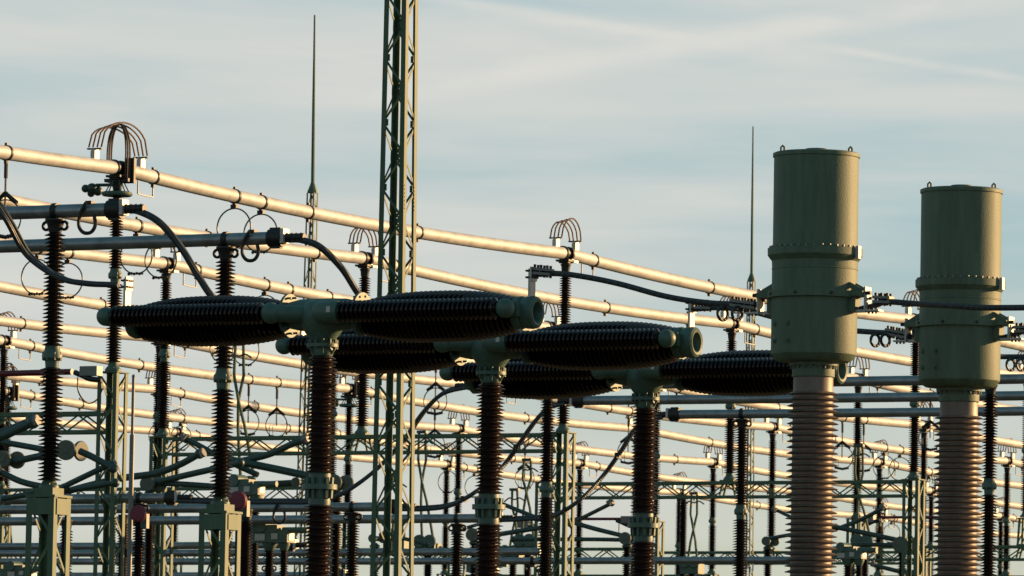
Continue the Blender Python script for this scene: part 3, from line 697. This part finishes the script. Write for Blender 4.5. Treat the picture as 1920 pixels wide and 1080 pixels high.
        for u in range(2):
            for v in range(4):
                mb = MB(); mb.cyl((xt-0.05, 0.0+0.04*v, ZB+0.38+0.075*u), (xt+0.05, 0.0+0.04*v, ZB+0.38+0.075*u), 0.013, 6); T.part('terminal_bolt', mb, BLACK)
    return T.e
B0 = make_breaker()
bpos = [Pz(606, 590, 7.30), Pz(922, 645, 7.30), Pz(1211, 696, 7.30)]
blab = ['first breaker from the left, nearest, two dark barrel arms on a red-brown column', 'second breaker from the left, its arms half hidden by the first', 'third breaker from the left, right arm running behind the nearer green tank']
B0.location = (bpos[0].x, bpos[0].y, 0); B0['label'] = blab[0]
for p_, lb in zip(bpos[1:], blab[1:]): copy_tree(B0, (p_.x, p_.y, 0), lb)

# ---------------- current transformers ----------------
def make_ct():
    T = Thing('current_transformer', 'x', 'current transformer', (0,0,0), 'green tank current transformers', local=True)
    R = 0.480
    mb = MB(); mb.box((0, 0, 0.15), (1.2, 1.2, 0.3)); T.part('footing', mb, CONC)
    mb = MB()
    for sx in (-1, 1):
        for sy in (-1, 1): mb.bar((sx*0.4, sy*0.4, 0.3), (sx*0.3, sy*0.3, 2.4), 0.1, 0.1)
    mb.box((0, 0, 2.45), (0.85, 0.85, 0.12)); mb.lathe([(0.36, 2.5), (0.36, 2.75), (0.27, 2.85)], seg=28); T.part('pedestal', mb, HEAD)
    zp = 6.49
    pr_ = [(0.232, 2.8)]
    n = 53; p_ = (zp-0.13-2.85)/n
    for i in range(n):
        a = 2.85+i*p_; Rr = 0.302-0.012*(i/n); pr_ += [(0.232-0.006*(i/n), a), (Rr-0.01, a+p_*0.10), (Rr, a+p_*0.15), (Rr-0.006, a+p_*0.21), (0.245, a+p_*0.46), (0.232-0.006*(i/n), a+p_*0.55)]
    pr_ += [(0.223, zp-0.13), (0.223, zp)]
    mb = MB(); mb.lathe(pr_, seg=44); T.part('porcelain_column', mb, CTP, angle=50)
    mb = MB(); mb.lathe([(0.228, zp), (0.238, zp+0.01), (0.24, zp+0.10), (0.235, zp+0.13), (0.27, zp+0.13), (0.27, zp+0.17), (0.30, zp+0.19)], seg=40)
    for q in range(20):
        a = q*math.pi/10; mb.cyl((0.252*math.cos(a), 0.252*math.sin(a), zp+0.095), (0.252*math.cos(a), 0.252*math.sin(a), zp+0.135), 0.011, 6)
    T.part('neck_flange', mb, HEAD)
    zb = zp+0.165; zr = 7.37
    mb = MB(); mb.lathe([(0.25, zb), (0.40, zb+0.015), (0.44, zb+0.04), (R-0.004, zb+0.09), (R, zb+0.12), (R, zr)], seg=64); lower = T.part('lower_tank', mb, HEAD, angle=25)
    for q in (-30, 0):
        for z in (zb+0.23, zb+0.42):
            mb = MB(); a = math.radians(-142+q*0.9+38)
            c, s_ = math.cos(a), math.sin(a); mb.cyl((0.45*c, 0.45*s_, z), (0.485*c, 0.485*s_, z), 0.02, 10); mb.cyl((0.46*c, 0.46*s_, z), (0.487*c, 0.487*s_, z), 0.034, 12); mb.cyl((0.48*c, 0.48*s_, z), (0.505*c, 0.505*s_, z), 0.02, 10)
            T.part('plug', mb, HEAD, lower)
    mb = MB(); a = math.radians(-35)
    mb.box((0.468*math.cos(a), 0.468*math.sin(a), zb+0.45), (0.006, 0.012, 0.62), (Vector((math.cos(a), math.sin(a), 0)), Vector((-math.sin(a), math.cos(a), 0)), Vector((0,0,1)))); T.part('weld_seam', mb, ROD, lower)
    # middle ring bracket
    mb = MB(); mb.lathe([(R, zr), (R+0.045, zr+0.005), (R+0.045, zr+0.075), (R, zr+0.08)], seg=64)
    for sx in (-1, 1):
        mb.box((sx*(R+0.06), -0.02, zr+0.045), (0.22, 0.26, 0.055)); mb.bar((sx*(R-0.02), -0.10, zr+0.15), (sx*(R+0.15), -0.10, zr+0.06), 0.06, 0.02, (0,1,0))
        mb.bar((sx*(R-0.02), 0.07, zr+0.15), (sx*(R+0.15), 0.07, zr+0.06), 0.06, 0.02, (0,1,0))
        mb.box((sx*(R+0.02), -0.02, zr-0.07), (0.07, 0.18, 0.16))
    T.part('middle_ring', mb, HEAD)
    for q in range(8):
        a = q*math.pi/4; c, s_ = math.cos(a), math.sin(a)
        mb = MB(); mb.cyl(((R+0.03)*c, (R+0.03)*s_, zr+0.04), ((R+0.058)*c, (R+0.058)*s_, zr+0.04), 0.018, 8); T.part('ring_bolt', mb, BLACK)
    zf = zr+0.42
    mb = MB(); mb.lathe([(R, zr+0.08), (R, zf-0.10), (R+0.004, zf-0.095), (R+0.004, zf-0.085), (R, zf-0.08), (R+0.003, zf), (R+0.05, zf+0.06), (R+0.052, zf+0.14), (R-0.02, zf+0.145)], seg=64)
    T.part('middle_tank', mb, HEAD, angle=25)
    for q in range(36):
        a = q*math.pi/18+0.05; c, s_ = math.cos(a), math.sin(a); mb = MB(); mb.cyl(((R+0.02)*c, (R+0.02)*s_, zf+0.14), ((R+0.02)*c, (R+0.02)*s_, zf+0.165), 0.016, 6)
        T.part('flange_bolt', mb, GALV)
    mb = MB(); a = math.radians(8); mb.box(((R+0.07)*math.cos(a), (R+0.07)*math.sin(a)-0.12, zf+0.09), (0.04, 0.07, 0.14)); T.part('flange_clip', mb, BRIGHT)
    zt = 9.0
    mb = MB(); mb.lathe([(R-0.005, zf+0.145), (R-0.005, zt-0.045), (R+0.008, zt-0.04), (R+0.008, zt), (R-0.02, zt+0.012), (0.14, zt+0.03), (0.13, zt+0.03), (0.13, zt+0.055), (0.12, zt+0.06)], seg=64); up = T.part('upper_tank', mb, HEAD, angle=25)
    for a in (208, 28):
        c, s_ = 0.38*math.cos(math.radians(a)), 0.38*math.sin(math.radians(a)); mb = MB()
        mb.tube([(c-0.020, s_, zt), (c-0.020, s_, zt+0.07), (c, s_, zt+0.09), (c+0.020, s_, zt+0.07), (c+0.020, s_, zt)], 0.012, 6)
        T.part('lifting_eye', mb, HEAD, up)
    for sx in (-1, 1):
        mb = MB()
        mb.box((sx*(R+0.175), -0.02, zr-0.02), (0.02, 0.16, 0.28)); mb.box((sx*(R+0.25), -0.02, zr-0.145), (0.18, 0.14, 0.02)); mb.box((sx*(R+0.08), -0.02, zr-0.145), (0.2, 0.10, 0.03))
        T.part('terminal_pad', mb, BRIGHT)
        for u in range(3): mb = MB(); mb.cyl((sx*(R+0.21+0.045*u), -0.06, zr-0.18), (sx*(R+0.21+0.045*u), -0.06, zr-0.11), 0.012, 6); T.part('terminal_bolt', mb, BLACK)
        mb = MB(); mb.cyl((sx*(R+0.15), -0.08, zr+0.05), (sx*(R+0.24), -0.08, zr+0.05), 0.022, 8); T.part('terminal_bolt', mb, BLACK)
        mb = MB(); mb.cyl((sx*(R+0.15), 0.03, zr+0.0), (sx*(R+0.21), 0.03, zr+0.0), 0.018, 8); T.part('terminal_bolt', mb, BLACK)
    return T.e, zr
C0, ZR = make_ct()
cpos = [Pz(1531, 289, 9.0), Pz(1803, 357, 9.0)]
C0.location = (cpos[0].x, cpos[0].y, 0); C0['label'] = 'nearer and taller looking green tank on a ribbed brown column'
copy_tree(C0, (cpos[1].x, cpos[1].y, 0), 'farther green tank on a ribbed brown column at the right')

# ---------------- cables ----------------
def cable(pts, r, label, twin=0.0, clampend=True, group='curved cables joining the apparatus'):
    P = smooth(pts, 10)
    T = Thing('cable', label, 'cable', P[0], group)
    for k in ((-1, 1) if twin else (0,)):
        off = Vector((0, k*twin/2, k*twin*0.22)); mb = MB(); mb.tube([q+off for q in P], r, 10); T.part('strand', mb, CABLE)
    if twin:
        for f in (0.3, 0.6):
            q = P[int(f*len(P))]; mb = MB(); mb.box(q, (0.05, twin+2*r+0.02, 2*r+0.03)); T.part('spacer', mb, BLACK)
    return T
def clampbar(T, p0, p1, w=0.10, n=3):
    p0, p1 = Vector(p0), Vector(p1); mb = MB(); mb.bar(p0, p1, w, 0.03, (0,0,1)); mb.bar(p0+Vector((0,0,0.05)), p1+Vector((0,0,0.05)), w, 0.03, (0,0,1))
    T.part('clamp_plate', mb, GALV)
    mb = MB()
    for i in range(n):
        q = p0.lerp(p1, (i+0.5)/n)
        for s_ in (-1, 1): mb.cyl(q+Vector((0, s_*w*0.35, -0.04)), q+Vector((0, s_*w*0.35, 0.10)), 0.016, 6)
    T.part('clamp_bolt', mb, BLACK)
def dpt(px, py, y): return Py(px, py, y)
# from upper left down to first breaker's left terminal
yb = [p_.y+0.06 for p_ in bpos]
cable([dpt(-90, 300, 64.6), dpt(-30, 355, 64.62), dpt(10, 410, 64.64), dpt(50, 478, yb[0]-0.05), dpt(110, 520, yb[0]), dpt(160, 531, yb[0]), dpt(222, 534, yb[0])], 0.034, 'twin cable sagging from the left edge to the first breaker', twin=0.0)
cable([dpt(-85, 300, 64.9), dpt(-24, 355, 64.9), dpt(18, 412, 64.9), dpt(58, 480, yb[0]+0.15), dpt(116, 521, yb[0]+0.12), dpt(164, 532, yb[0]+0.1), dpt(222, 534, yb[0]+0.1)], 0.034, 'second strand beside the cable sagging from the left edge')
# G1 end -> second breaker left terminal; G2 end -> third breaker left terminal
cable([dpt(232, 393, Y1), dpt(262, 397, Y1), dpt(300, 418, Y1), dpt(340, 465, Y1+0.1), dpt(372, 518, Y1+0.2), dpt(402, 560, Y1+0.3), dpt(450, 588, yb[1]-0.1), dpt(545, 600, yb[1])], 0.045, 'thick cable curving down from the upper grey tube')
cable([dpt(540, 449, Y2), dpt(565, 450, Y2), dpt(600, 463, Y2), dpt(640, 502, Y2+0.2), dpt(668, 545, Y2+0.4), dpt(700, 590, Y2+0.6), dpt(760, 645, yb[2]-0.2), dpt(852, 655, yb[2])], 0.045, 'thick cable curving down from the second grey tube')
ct1, ct2 = cpos
def mid(a, b, t): return a+(b-a)*t
T = cable([dpt(1006, 514, yb[0]), dpt(1045, 513, yb[0]), dpt(1090, 518, yb[0]), dpt(1160, 532, mid(yb[0], ct1.y, .3)), dpt(1250, 556, mid(yb[0], ct1.y, .6)), dpt(1330, 568, ct1.y), dpt(1395, 570, ct1.y), dpt(1425, 571, ct1.y)], 0.034, 'cable from the first breaker to the nearer green tank')
clampbar(T, dpt(1000, 512, yb[0]), dpt(1035, 515, yb[0]), 0.12, 3); clampbar(T, dpt(1372, 572, ct1.y), dpt(1418, 578, ct1.y), 0.14, 4)
mb = MB()
for c_ in (1355, 1382): mb.torus(dpt(c_, 588, ct1.y-0.1), 0.075, 0.018, (0.9,-0.4,0), 20, 8)
T.part('corona_ring', mb, CABLE)
T = cable([dpt(1300, 580, yb[1]), dpt(1345, 577, yb[1]), dpt(1400, 582, yb[1]), dpt(1460, 597, mid(yb[1], ct2.y, .3)), dpt(1550, 615, mid(yb[1], ct2.y, .6)), dpt(1640, 623, ct2.y), dpt(1690, 625, ct2.y), dpt(1712, 634, ct2.y)], 0.034, 'cable from the second breaker passing behind the nearer green tank')
clampbar(T, dpt(1303, 577, yb[1]), dpt(1335, 578, yb[1]), 0.12, 3); clampbar(T, dpt(1663, 626, ct2.y), dpt(1705, 634, ct2.y), 0.14, 4)
mb = MB()
for c_ in (1641, 1660): mb.torus(dpt(c_, 638, ct2.y-0.1), 0.07, 0.018, (0.9,-0.4,0), 20, 8)
T.part('corona_ring', mb, CABLE)
T = cable([dpt(1612, 580, ct1.y), dpt(1640, 573, ct1.y), dpt(1662, 566, ct1.y), dpt(1710, 569, ct1.y), dpt(1780, 573, ct1.y-0.3), dpt(1850, 577, ct1.y-0.3), dpt(1990, 576, ct1.y)], 0.034, 'cable leaving the nearer tank across the farther tank to the right')
clampbar(T, dpt(1640, 566, ct1.y), dpt(1672, 567, ct1.y), 0.14, 3)
T = cable([dpt(1878, 634, ct2.y), dpt(1902, 628, ct2.y), dpt(1925, 620, ct2.y), dpt(1990, 622, ct2.y)], 0.034, 'short cable leaving the farther green tank at right edge')
clampbar(T, dpt(1905, 622, ct2.y), dpt(1932, 621, ct2.y), 0.14, 3)
T = cable([dpt(1740, 660, 74), dpt(1790, 662, 74), dpt(1860, 668, 74), dpt(1905, 669, 74.2), dpt(2000, 668, 74.2)], 0.034, 'lower cable behind the farther green tank at right')
mb = MB()
for c_ in (1895, 1914): mb.torus(dpt(c_, 684, 74.1), 0.07, 0.018, (0.9,-0.4,0), 20, 8)
T.part('corona_ring', mb, CABLE)
# from the three right hand grey tubes down to the low left tubes
cable([dpt(330, 937, YL[0]), dpt(420, 940, YL[0]), dpt(520, 940, YL[0]), dpt(590, 939, YL[0]), dpt(640, 926, YL[0]), dpt(700, 885, YL[0]+.1), dpt(755, 828, YR[0]), dpt(795, 772, YR[0]), dpt(830, 738, YR[0]), dpt(870, 726, YR[0]), dpt(898, 724, YR[0])], 0.036, 'twin cable rising past the tall tower to behind the second breaker', twin=0.11)
cable([dpt(748, 953, YL[1]), dpt(800, 953, YL[1]), dpt(850, 945, YL[1]), dpt(900, 916, YL[1]), dpt(945, 872, YR[1]), dpt(975, 830, YR[1]), dpt(1005, 788, YR[1]), dpt(1030, 764, YR[1]), dpt(1062, 755, YR[1])], 0.036, 'twin cable rising between the second breaker column and gantry tower', twin=0.11)
cable([dpt(932, 974, YL[2]), dpt(985, 972, YL[2]), dpt(1040, 966, YL[2]), dpt(1090, 935, YL[2]), dpt(1130, 893, YR[2]), dpt(1165, 845, YR[2]), dpt(1190, 805, YR[2]), dpt(1215, 786, YR[2]), dpt(1245, 780, YR[2])], 0.036, 'twin cable rising behind the third breaker column', twin=0.11)

# ---------------- knee-arm disconnectors (folded arms, all drawn in their own vertical plane across the yard) ----------------
def disconnector(y, piv, arms, tips, label, r=0.06, disc=0.19, post=True, edge=False):
    P = Py(*piv, y)
    T = Thing('knee_arm_disconnector', label, 'disconnector', (P.x, P.y, 0), 'folded knee-arm disconnectors')
    for n_, a in enumerate(arms):
        pts = [Py(*q, y)+Vector((0, 0.07*n_, 0)) for q in a]
        if len(pts) > 2: pts = smooth(pts, 5)
        mb = MB(); mb.tube(pts, r*(1 if n_ == 0 else 0.88), 12); T.part('arm_tube', mb, ROD)
        mb = MB(); e = pts[-1]; mb.sphere(e, r*1.45, 12, 8); T.part('knee_joint', mb, ROD)
    for p0, p1 in tips:
        A, B_ = Py(*p0, y), Py(*p1, y); a = (B_-A).normalized()
        mb = MB(); mb.cyl(B_-a*0.07, B_+a*0.06, r*1.3, 16); mb.cyl(B_+Vector((0.03,-0.07,-0.07)), B_+Vector((0.03,-0.07,0.10)), 0.028, 8); T.part('contact_tip', mb, GALV)
    for dy, ax in ((-0.16, (0.30,-1,0)), (0.12, (1,-0.25,0) if edge else (0.30,-1,0))):
        mb = MB(); mb.lathe([(0.04, -0.03), (disc*0.92, -0.03), (disc, -0.012), (disc, 0.012), (disc*0.92, 0.03), (0.05, 0.03), (0.05, 0.045), (0.03, 0.045)], P+Vector((0.02 if dy < 0 else 0.14, dy, 0)), ax, 32)
        T.part('corona_disc', mb, DISC)
    mb = MB(); mb.cyl(P+Vector((0,-0.16,0)), P+Vector((0.1,0.14,0)), 0.06, 12); T.part('pivot', mb, ROD)
    if post:
        zt = P.z-0.20; zb = max(3.2, zt-3.4)
        mb = MB(); mb.lathe([(0.08, zt-0.02), (0.12, zt), (0.12, zt+0.04), (0.05, zt+0.1)], (P.x, P.y, 0), (0,0,1), 16); T.part('post_cap', mb, ROD)
        mb = MB(); mb.lathe(sheds(zb, zt, 0.048, 0.065, 0.12), (P.x, P.y, 0), (0,0,1), 18); T.part('porcelain_section', mb, PORC, angle=50)
        mb = MB()
        for sx in (-1, 1):
            for sy in (-1, 1): mb.bar((P.x+sx*0.16, P.y+sy*0.16, 0.0), (P.x+sx*0.13, P.y+sy*0.13, zb-0.03), 0.05, 0.05)
        mb.box((P.x, P.y, zb-0.03), (0.36, 0.36, 0.06)); T.part('stand', mb, STEEL)
DISC = mat('dull_grey_green_disc', (0.085, 0.10, 0.08), 0.5, 0.1, 0.15, 9.0)
disconnector(92.0, (131, 845), [[(150, 846), (176, 858), (212, 878)], [(212, 866), (165, 888), (112, 914), (96, 926)]], [], 'disconnector joint with two pale discs right of the first grey post', r=0.058, disc=0.17, post=False, edge=True)
disconnector(94.0, (12, 862), [[(-60, 880), (12, 868), (104, 849)], [(-60, 818), (10, 830), (100, 846)]], [], 'disconnector cut by the left edge with a dark disc', r=0.060, disc=0.15, post=False)
disconnector(91.0, (-120, 830), [[(-90, 850), (-10, 824), (62, 792)], [(-90, 838), (0, 810), (55, 788)]], [((20, 808), (66, 790))], 'thick double arm with round pale end at far left', r=0.075, disc=0.17, post=False)
disconnector(93.0, (-40, 870), [[(0, 884), (40, 903), (85, 913), (120, 915)], [(0, 935), (60, 925), (130, 918), (212, 905)]], [((20, 895), (-2, 883))], 'sagging arm low at left running to the first lattice pedestal', r=0.055, disc=0.10, post=False)
disconnector(112.0, (282, 908), [[(296, 904), (340, 893), (402, 879), (450, 868)], [(300, 906), (350, 908), (432, 914)]], [], 'disconnector with dark disc just right of the left gantry tower', r=0.065, disc=0.155)
disconnector(110.0, (60, 935), [[(96, 930), (160, 912), (225, 897), (290, 888), (335, 872), (374, 851)]], [((335, 872), (378, 850))], 'curved arm passing behind the left gantry tower to a pale tip', r=0.070, disc=0.10, post=False)
disconnector(113.0, (560, 905), [[(560, 905), (490, 909), (440, 912)], [(480, 890), (420, 862), (346, 822)]], [((420, 862), (344, 820))], 'disconnector behind the second grey post with short raised arm', r=0.068, disc=0.10, post=False)
disconnector(112.5, (632, 905), [[(600, 897), (520, 880), (430, 862)], [(400, 874), (440, 866), (500, 852), (545, 832), (572, 824)]], [((545, 832), (574, 823))], 'disconnector with long arm pointing at the first breaker column', r=0.078, disc=0.16)
disconnector(136.0, (1176, 1010), [[(1166, 1004), (1110, 990), (1060, 975)], [(1165, 1012), (1100, 1011), (960, 1011)], [(1060, 984), (1100, 964), (1142, 943)]], [((1100, 964), (1144, 942))], 'disconnector between gantry tower and third breaker column', r=0.055, disc=0.15)
disconnector(142.0, (1692, 1022), [[(1680, 1012), (1625, 1000), (1566, 988)], [(1678, 1022), (1620, 1021), (1572, 1024)], [(1550, 996), (1605, 976), (1654, 951)]], [((1605, 976), (1656, 950))], 'disconnector just right of the nearer tank column', r=0.06, disc=0.20)
disconnector(128.0, (890, 1003), [[(905, 1006), (960, 998), (1040, 985)], [(940, 945), (985, 963), (1040, 985)]], [], 'disconnector with disc just left of the second breaker column', r=0.055, disc=0.15)
disconnector(150.0, (1440, 1015), [[(1440, 1010), (1480, 1003), (1560, 990)], [(1455, 957), (1490, 972), (1560, 990)]], [((1490, 972), (1452, 955))], 'disconnector just left of the nearer tank column', r=0.05, disc=0.12)
disconnector(148.0, (1700, 1075), [[(1640, 1060), (1672, 1068), (1720, 1080)]], [((1672, 1068), (1638, 1058))], 'pale tipped arm at the bottom under the red rod', r=0.055, disc=0.10, post=False)
disconnector(130.0, (703, 1010), [[(712, 1002), (740, 1006), (800, 1020)], [(845, 1000), (870, 990), (905, 980)]], [], 'small disc seen through the foot of the tall lattice tower', r=0.045, disc=0.10)

# ---------------- scissor pantographs ----------------
def pantograph(y, xtop, ytop, xcross, ycross, xlow, ylow, label, w=14):
    T_, C_, B_ = Py(xtop, ytop, y), Py(xcross, ycross, y), Py(xlow, ylow, y); s_ = 0.10*w/14
    T = Thing('scissor_pantograph', label, 'pantograph', (B_.x, B_.y, 0), 'scissor pantographs reaching up to the busbars')
    mb = MB(); mb2 = MB()
    for k in (-1, 1):
        a = T_+Vector((k*s_*0.8, 0.03*k, 0)); m_ = T_.lerp(C_, 0.55)+Vector((k*s_, 0.03*k, 0)); mb.tube([a, m_, C_+Vector((-k*0.02, 0.03*k, 0)), C_.lerp(B_, 0.3)+Vector((-k*s_, 0.03*k, 0))], 0.034, 8)
        mb2.tube([C_.lerp(B_, 0.3)+Vector((-k*s_, 0.03*k, 0)), C_.lerp(B_, 0.7)+Vector((-k*s_*1.6, 0.03*k, 0)), B_+Vector((-k*s_*1.9, 0.03*k, 0))], 0.036, 8)
    T.part('upper_arm', mb, STEEL); T.part('lower_arm', mb2, STEEL)
    mb = MB(); mb.box(T_, (0.26, 0.12, 0.07)); mb.tube(smooth([T_+Vector((-0.3,0,-0.32)), T_+Vector((-0.15,0,-0.22)), T_+Vector((0,0,-0.26)), T_+Vector((0.15,0,-0.22)), T_+Vector((0.3,0,-0.3))], 4), 0.02, 6); T.part('contact_head', mb, ROD)
    mb = MB(); mb.box(B_+Vector((0,0,-0.1)), (0.55, 0.4, 0.28))
    for k in (-1, 1): mb.lathe([(0.15, -0.03), (0.17, 0), (0.15, 0.03)], B_+Vector((k*0.14, -0.22, 0.08)), (0.2,-1,0), 20)
    T.part('drive_box', mb, GREENB)
    zt = B_.z-0.24; zb = max(1.8, zt-3.3)
    mb = MB(); mb.lathe(sheds(zb, zt, 0.05, 0.075, 0.12), (B_.x, B_.y, 0), (0,0,1), 16); T.part('porcelain_section', mb, PORC, angle=50)
    mb = MB()
    for sx in (-1, 1):
        for sy in (-1, 1): mb.bar((B_.x+sx*0.18, B_.y+sy*0.18, 0), (B_.x+sx*0.15, B_.y+sy*0.15, zb), 0.05, 0.05)
    mb.box((B_.x, B_.y, zb-0.02), (0.42, 0.42, 0.04)); T.part('stand', mb, STEEL)
pantograph(118.5, 449, 645, 447, 752, 466, 915, 'pantograph right of the second grey post under hanging hoops', 14)
pantograph(135.0, 742, 890, 744, 930, 746, 1010, 'pantograph seen through the tall lattice tower', 12)
pantograph(140.0, 792, 810, 791, 905, 803, 1022, 'pantograph just right of the tall lattice tower', 13)
pantograph(142.0, 989, 862, 987, 925, 990, 1020, 'pantograph between second breaker column and the post beside it', 14)
pantograph(150.0, 965, 918, 966, 975, 962, 1040, 'shorter pantograph right against the second breaker column', 10)
pantograph(160.0, 1302, 925, 1300, 995, 1298, 1060, 'pantograph under the far busbars right of third breaker column', 12)
pantograph(150.0, 1611, 835, 1610, 930, 1622, 1020, 'pantograph just right of the nearer tank column, among busbars', 14)

# ---------------- earthing rods (red), boxes, pink discs ----------------
def earthing(y, a, b, head, label, r=0.055, box=True, col=RED):
    A, Bq = Py(*a, y), Py(*b, y)
    T = Thing('earthing_rod', label, 'earthing rod', (A.x, A.y, A.z), 'red earthing switch rods')
    mb = MB(); mb.cyl(A, Bq, r, 14); T.part('rod', mb, col)
    H = Py(*head, y); mb = MB(); d = 1 if head[0] > b[0] else -1
    mb.box(H+Vector((0.05*d, 0, 0.02)), (0.36, 0.2, 0.17)); T.part('contact_box', mb, GALV)
    mb = MB(); mb.tube(smooth([H+Vector((-0.28*d,0,0.0)), H+Vector((-0.1*d,-0.05,-0.06)), H+Vector((0.05*d,-0.05,-0.12)), H+Vector((0.3*d,-0.05,-0.15))], 4), [0.05]*12+[0.03], 8); T.part('jaw', mb, BLACK)
    mb = MB(); mb.tube(smooth([H+Vector((-0.22*d,0,-0.08)), H+Vector((-0.2*d,0,-0.35)), H+Vector((-0.02*d,0,-0.55)), H+Vector((0.18*d,0,-0.5)), H+Vector((0.3*d,0,-0.3))], 5), 0.013, 6); T.part('flexible_lead', mb, BLACK)
earthing(98.5, (-80, 703), (135, 697), (166, 698), 'thick red rod at left edge ending in a grey box')
earthing(140.0, (1070, 973), (1165, 973), (1176, 976), 'short red rod ending at the third breaker column', 0.035)
earthing(165.0, (1790, 970), (1650, 970), (1632, 975), 'red rod between the two tank columns', 0.04)
earthing(152.0, (960, 975), (1000, 974), (985, 985), 'small dark red rod beside the second breaker column', 0.03)
def disc_thing(px, py, y, label):
    P = Py(px, py, y); T = Thing('signal_disc', label, 'disc', (P.x, P.y, P.z), 'red painted discs')
    mb = MB(); mb.lathe([(0.03, -0.05), (0.13, -0.045), (0.152, -0.02), (0.152, 0.02), (0.13, 0.05), (0.03, 0.055)], P, (0.35,-1,0), 28); T.part('disc', mb, PINK)
    mb = MB(); mb.cyl(P, P+Vector((-0.02, 0.3, -0.02)), 0.04, 10); mb.box(P+Vector((-0.03, 0.3, -0.12)), (0.12, 0.1, 0.26)); T.part('bracket', mb, ROD)
disc_thing(259, 963, 98.8, 'round red disc just right of the left gantry tower')
disc_thing(446, 938, 90.0, 'round red disc just right of the second grey post')
# insulator column carrying the second red disc
loc = Py(462, 955, 91.0); e = make_post('post_insulator', 'slim post just right of the second pedestal under the red disc', 'slim posts low in the yard', 3.2, 0.115, 0.05, 0.07, PORC, joint=False)
e.location = (loc.x, loc.y, loc.z-3.2)
pedestal(loc.x, loc.y, loc.z-3.3, 'pedestal hidden under the red disc post', 0.3)
for n_, (px, py, y, lab) in enumerate(((95, 960, 93, 'slim post seen through the left pedestal'), (125, 975, 96, 'slim post seen through right side of left pedestal'), (232, 965, 104, 'slim post seen through the left gantry tower'),
                                       (425, 960, 95, 'slim post seen through the second pedestal'), (1282, 928, 168, 'far slim post left of a pantograph under the busbars'))):
    lc = Py(px, py, y); c_ = copy_tree(e, (lc.x, lc.y, lc.z-3.2), lab); pedestal(lc.x, lc.y, lc.z-3.3, 'pedestal under the '+lab, 0.3)
# switch housing on two posts, with plates
def housing(px, py, y, label, sc=1.0):
    P = Py(px, py, y); T = Thing('switch_housing', label, 'switch box', (P.x, P.y, 0), 'green switch housings')
    mb = MB(); mb.box(P, (0.95*sc, 0.3, 0.24*sc)); mb.box(P+Vector((-0.05, 0, 0.15*sc)), (0.62*sc, 0.34, 0.14*sc)); mb.lathe([(0.13*sc, -0.2), (0.13*sc, 0.2)], P+Vector((-0.1, 0, 0.2*sc)), (0,1,0), 18)
    mb.cyl(P+Vector((0.3*sc,0,0.12*sc)), P+Vector((0.85*sc,0,0.12*sc)), 0.06, 12); T.part('housing', mb, GREENB)
    for cc_, ss_ in (((-0.12*sc, -0.162, -0.02), (0.22*sc, 0.012, 0.13*sc)), ((0.2*sc, -0.162, 0.0), (0.14*sc, 0.012, 0.12*sc)), ((0.482*sc, 0, 0.0), (0.012, 0.2, 0.15*sc))): mb = MB(); mb.box(P+Vector(cc_), ss_); T.part('plate', mb, BRIGHT)
    for dx, rr in ((0.0, 0.11), (0.32, 0.09)):
        q = P+Vector((dx*sc, 0.02, -0.13*sc)); mb = MB(); mb.lathe([(rr*0.8, -0.14), (rr*1.3, -0.03), (rr*1.3, 0)], q, (0,0,1), 16)
        T.part('post_cap', mb, GREENB)
        mb = MB(); mb.lathe(sheds(q.z-3.0, q.z-0.13, 0.048, rr*0.62, rr*1.05), (q.x, q.y, 0), (0,0,1), 18); T.part('porcelain_section', mb, PORC, angle=50)
    mb = MB()
    for sx in (-1, 1):
        for sy in (-1, 1): mb.bar((P.x+0.15+sx*0.35, P.y+sy*0.2, 0), (P.x+0.15+sx*0.3, P.y+sy*0.16, P.z-3.15), 0.06, 0.06)
    mb.box((P.x+0.15, P.y, P.z-3.14), (0.8, 0.45, 0.05)); T.part('stand', mb, STEEL)
housing(505, 1006, 108, 'green switch housing with pale plates beside the first breaker column')
housing(455, 918, 110, 'green switch housing behind the second post with sunlit plate', 0.9)
housing(1590, 1040, 128, 'green switch housing low beside the nearer tank column', 0.8)
housing(905, 1066, 140, 'green switch housing at bottom beside the second breaker column', 0.8)
housing(35, 1075, 120, 'green switch housing at bottom left corner', 0.8)
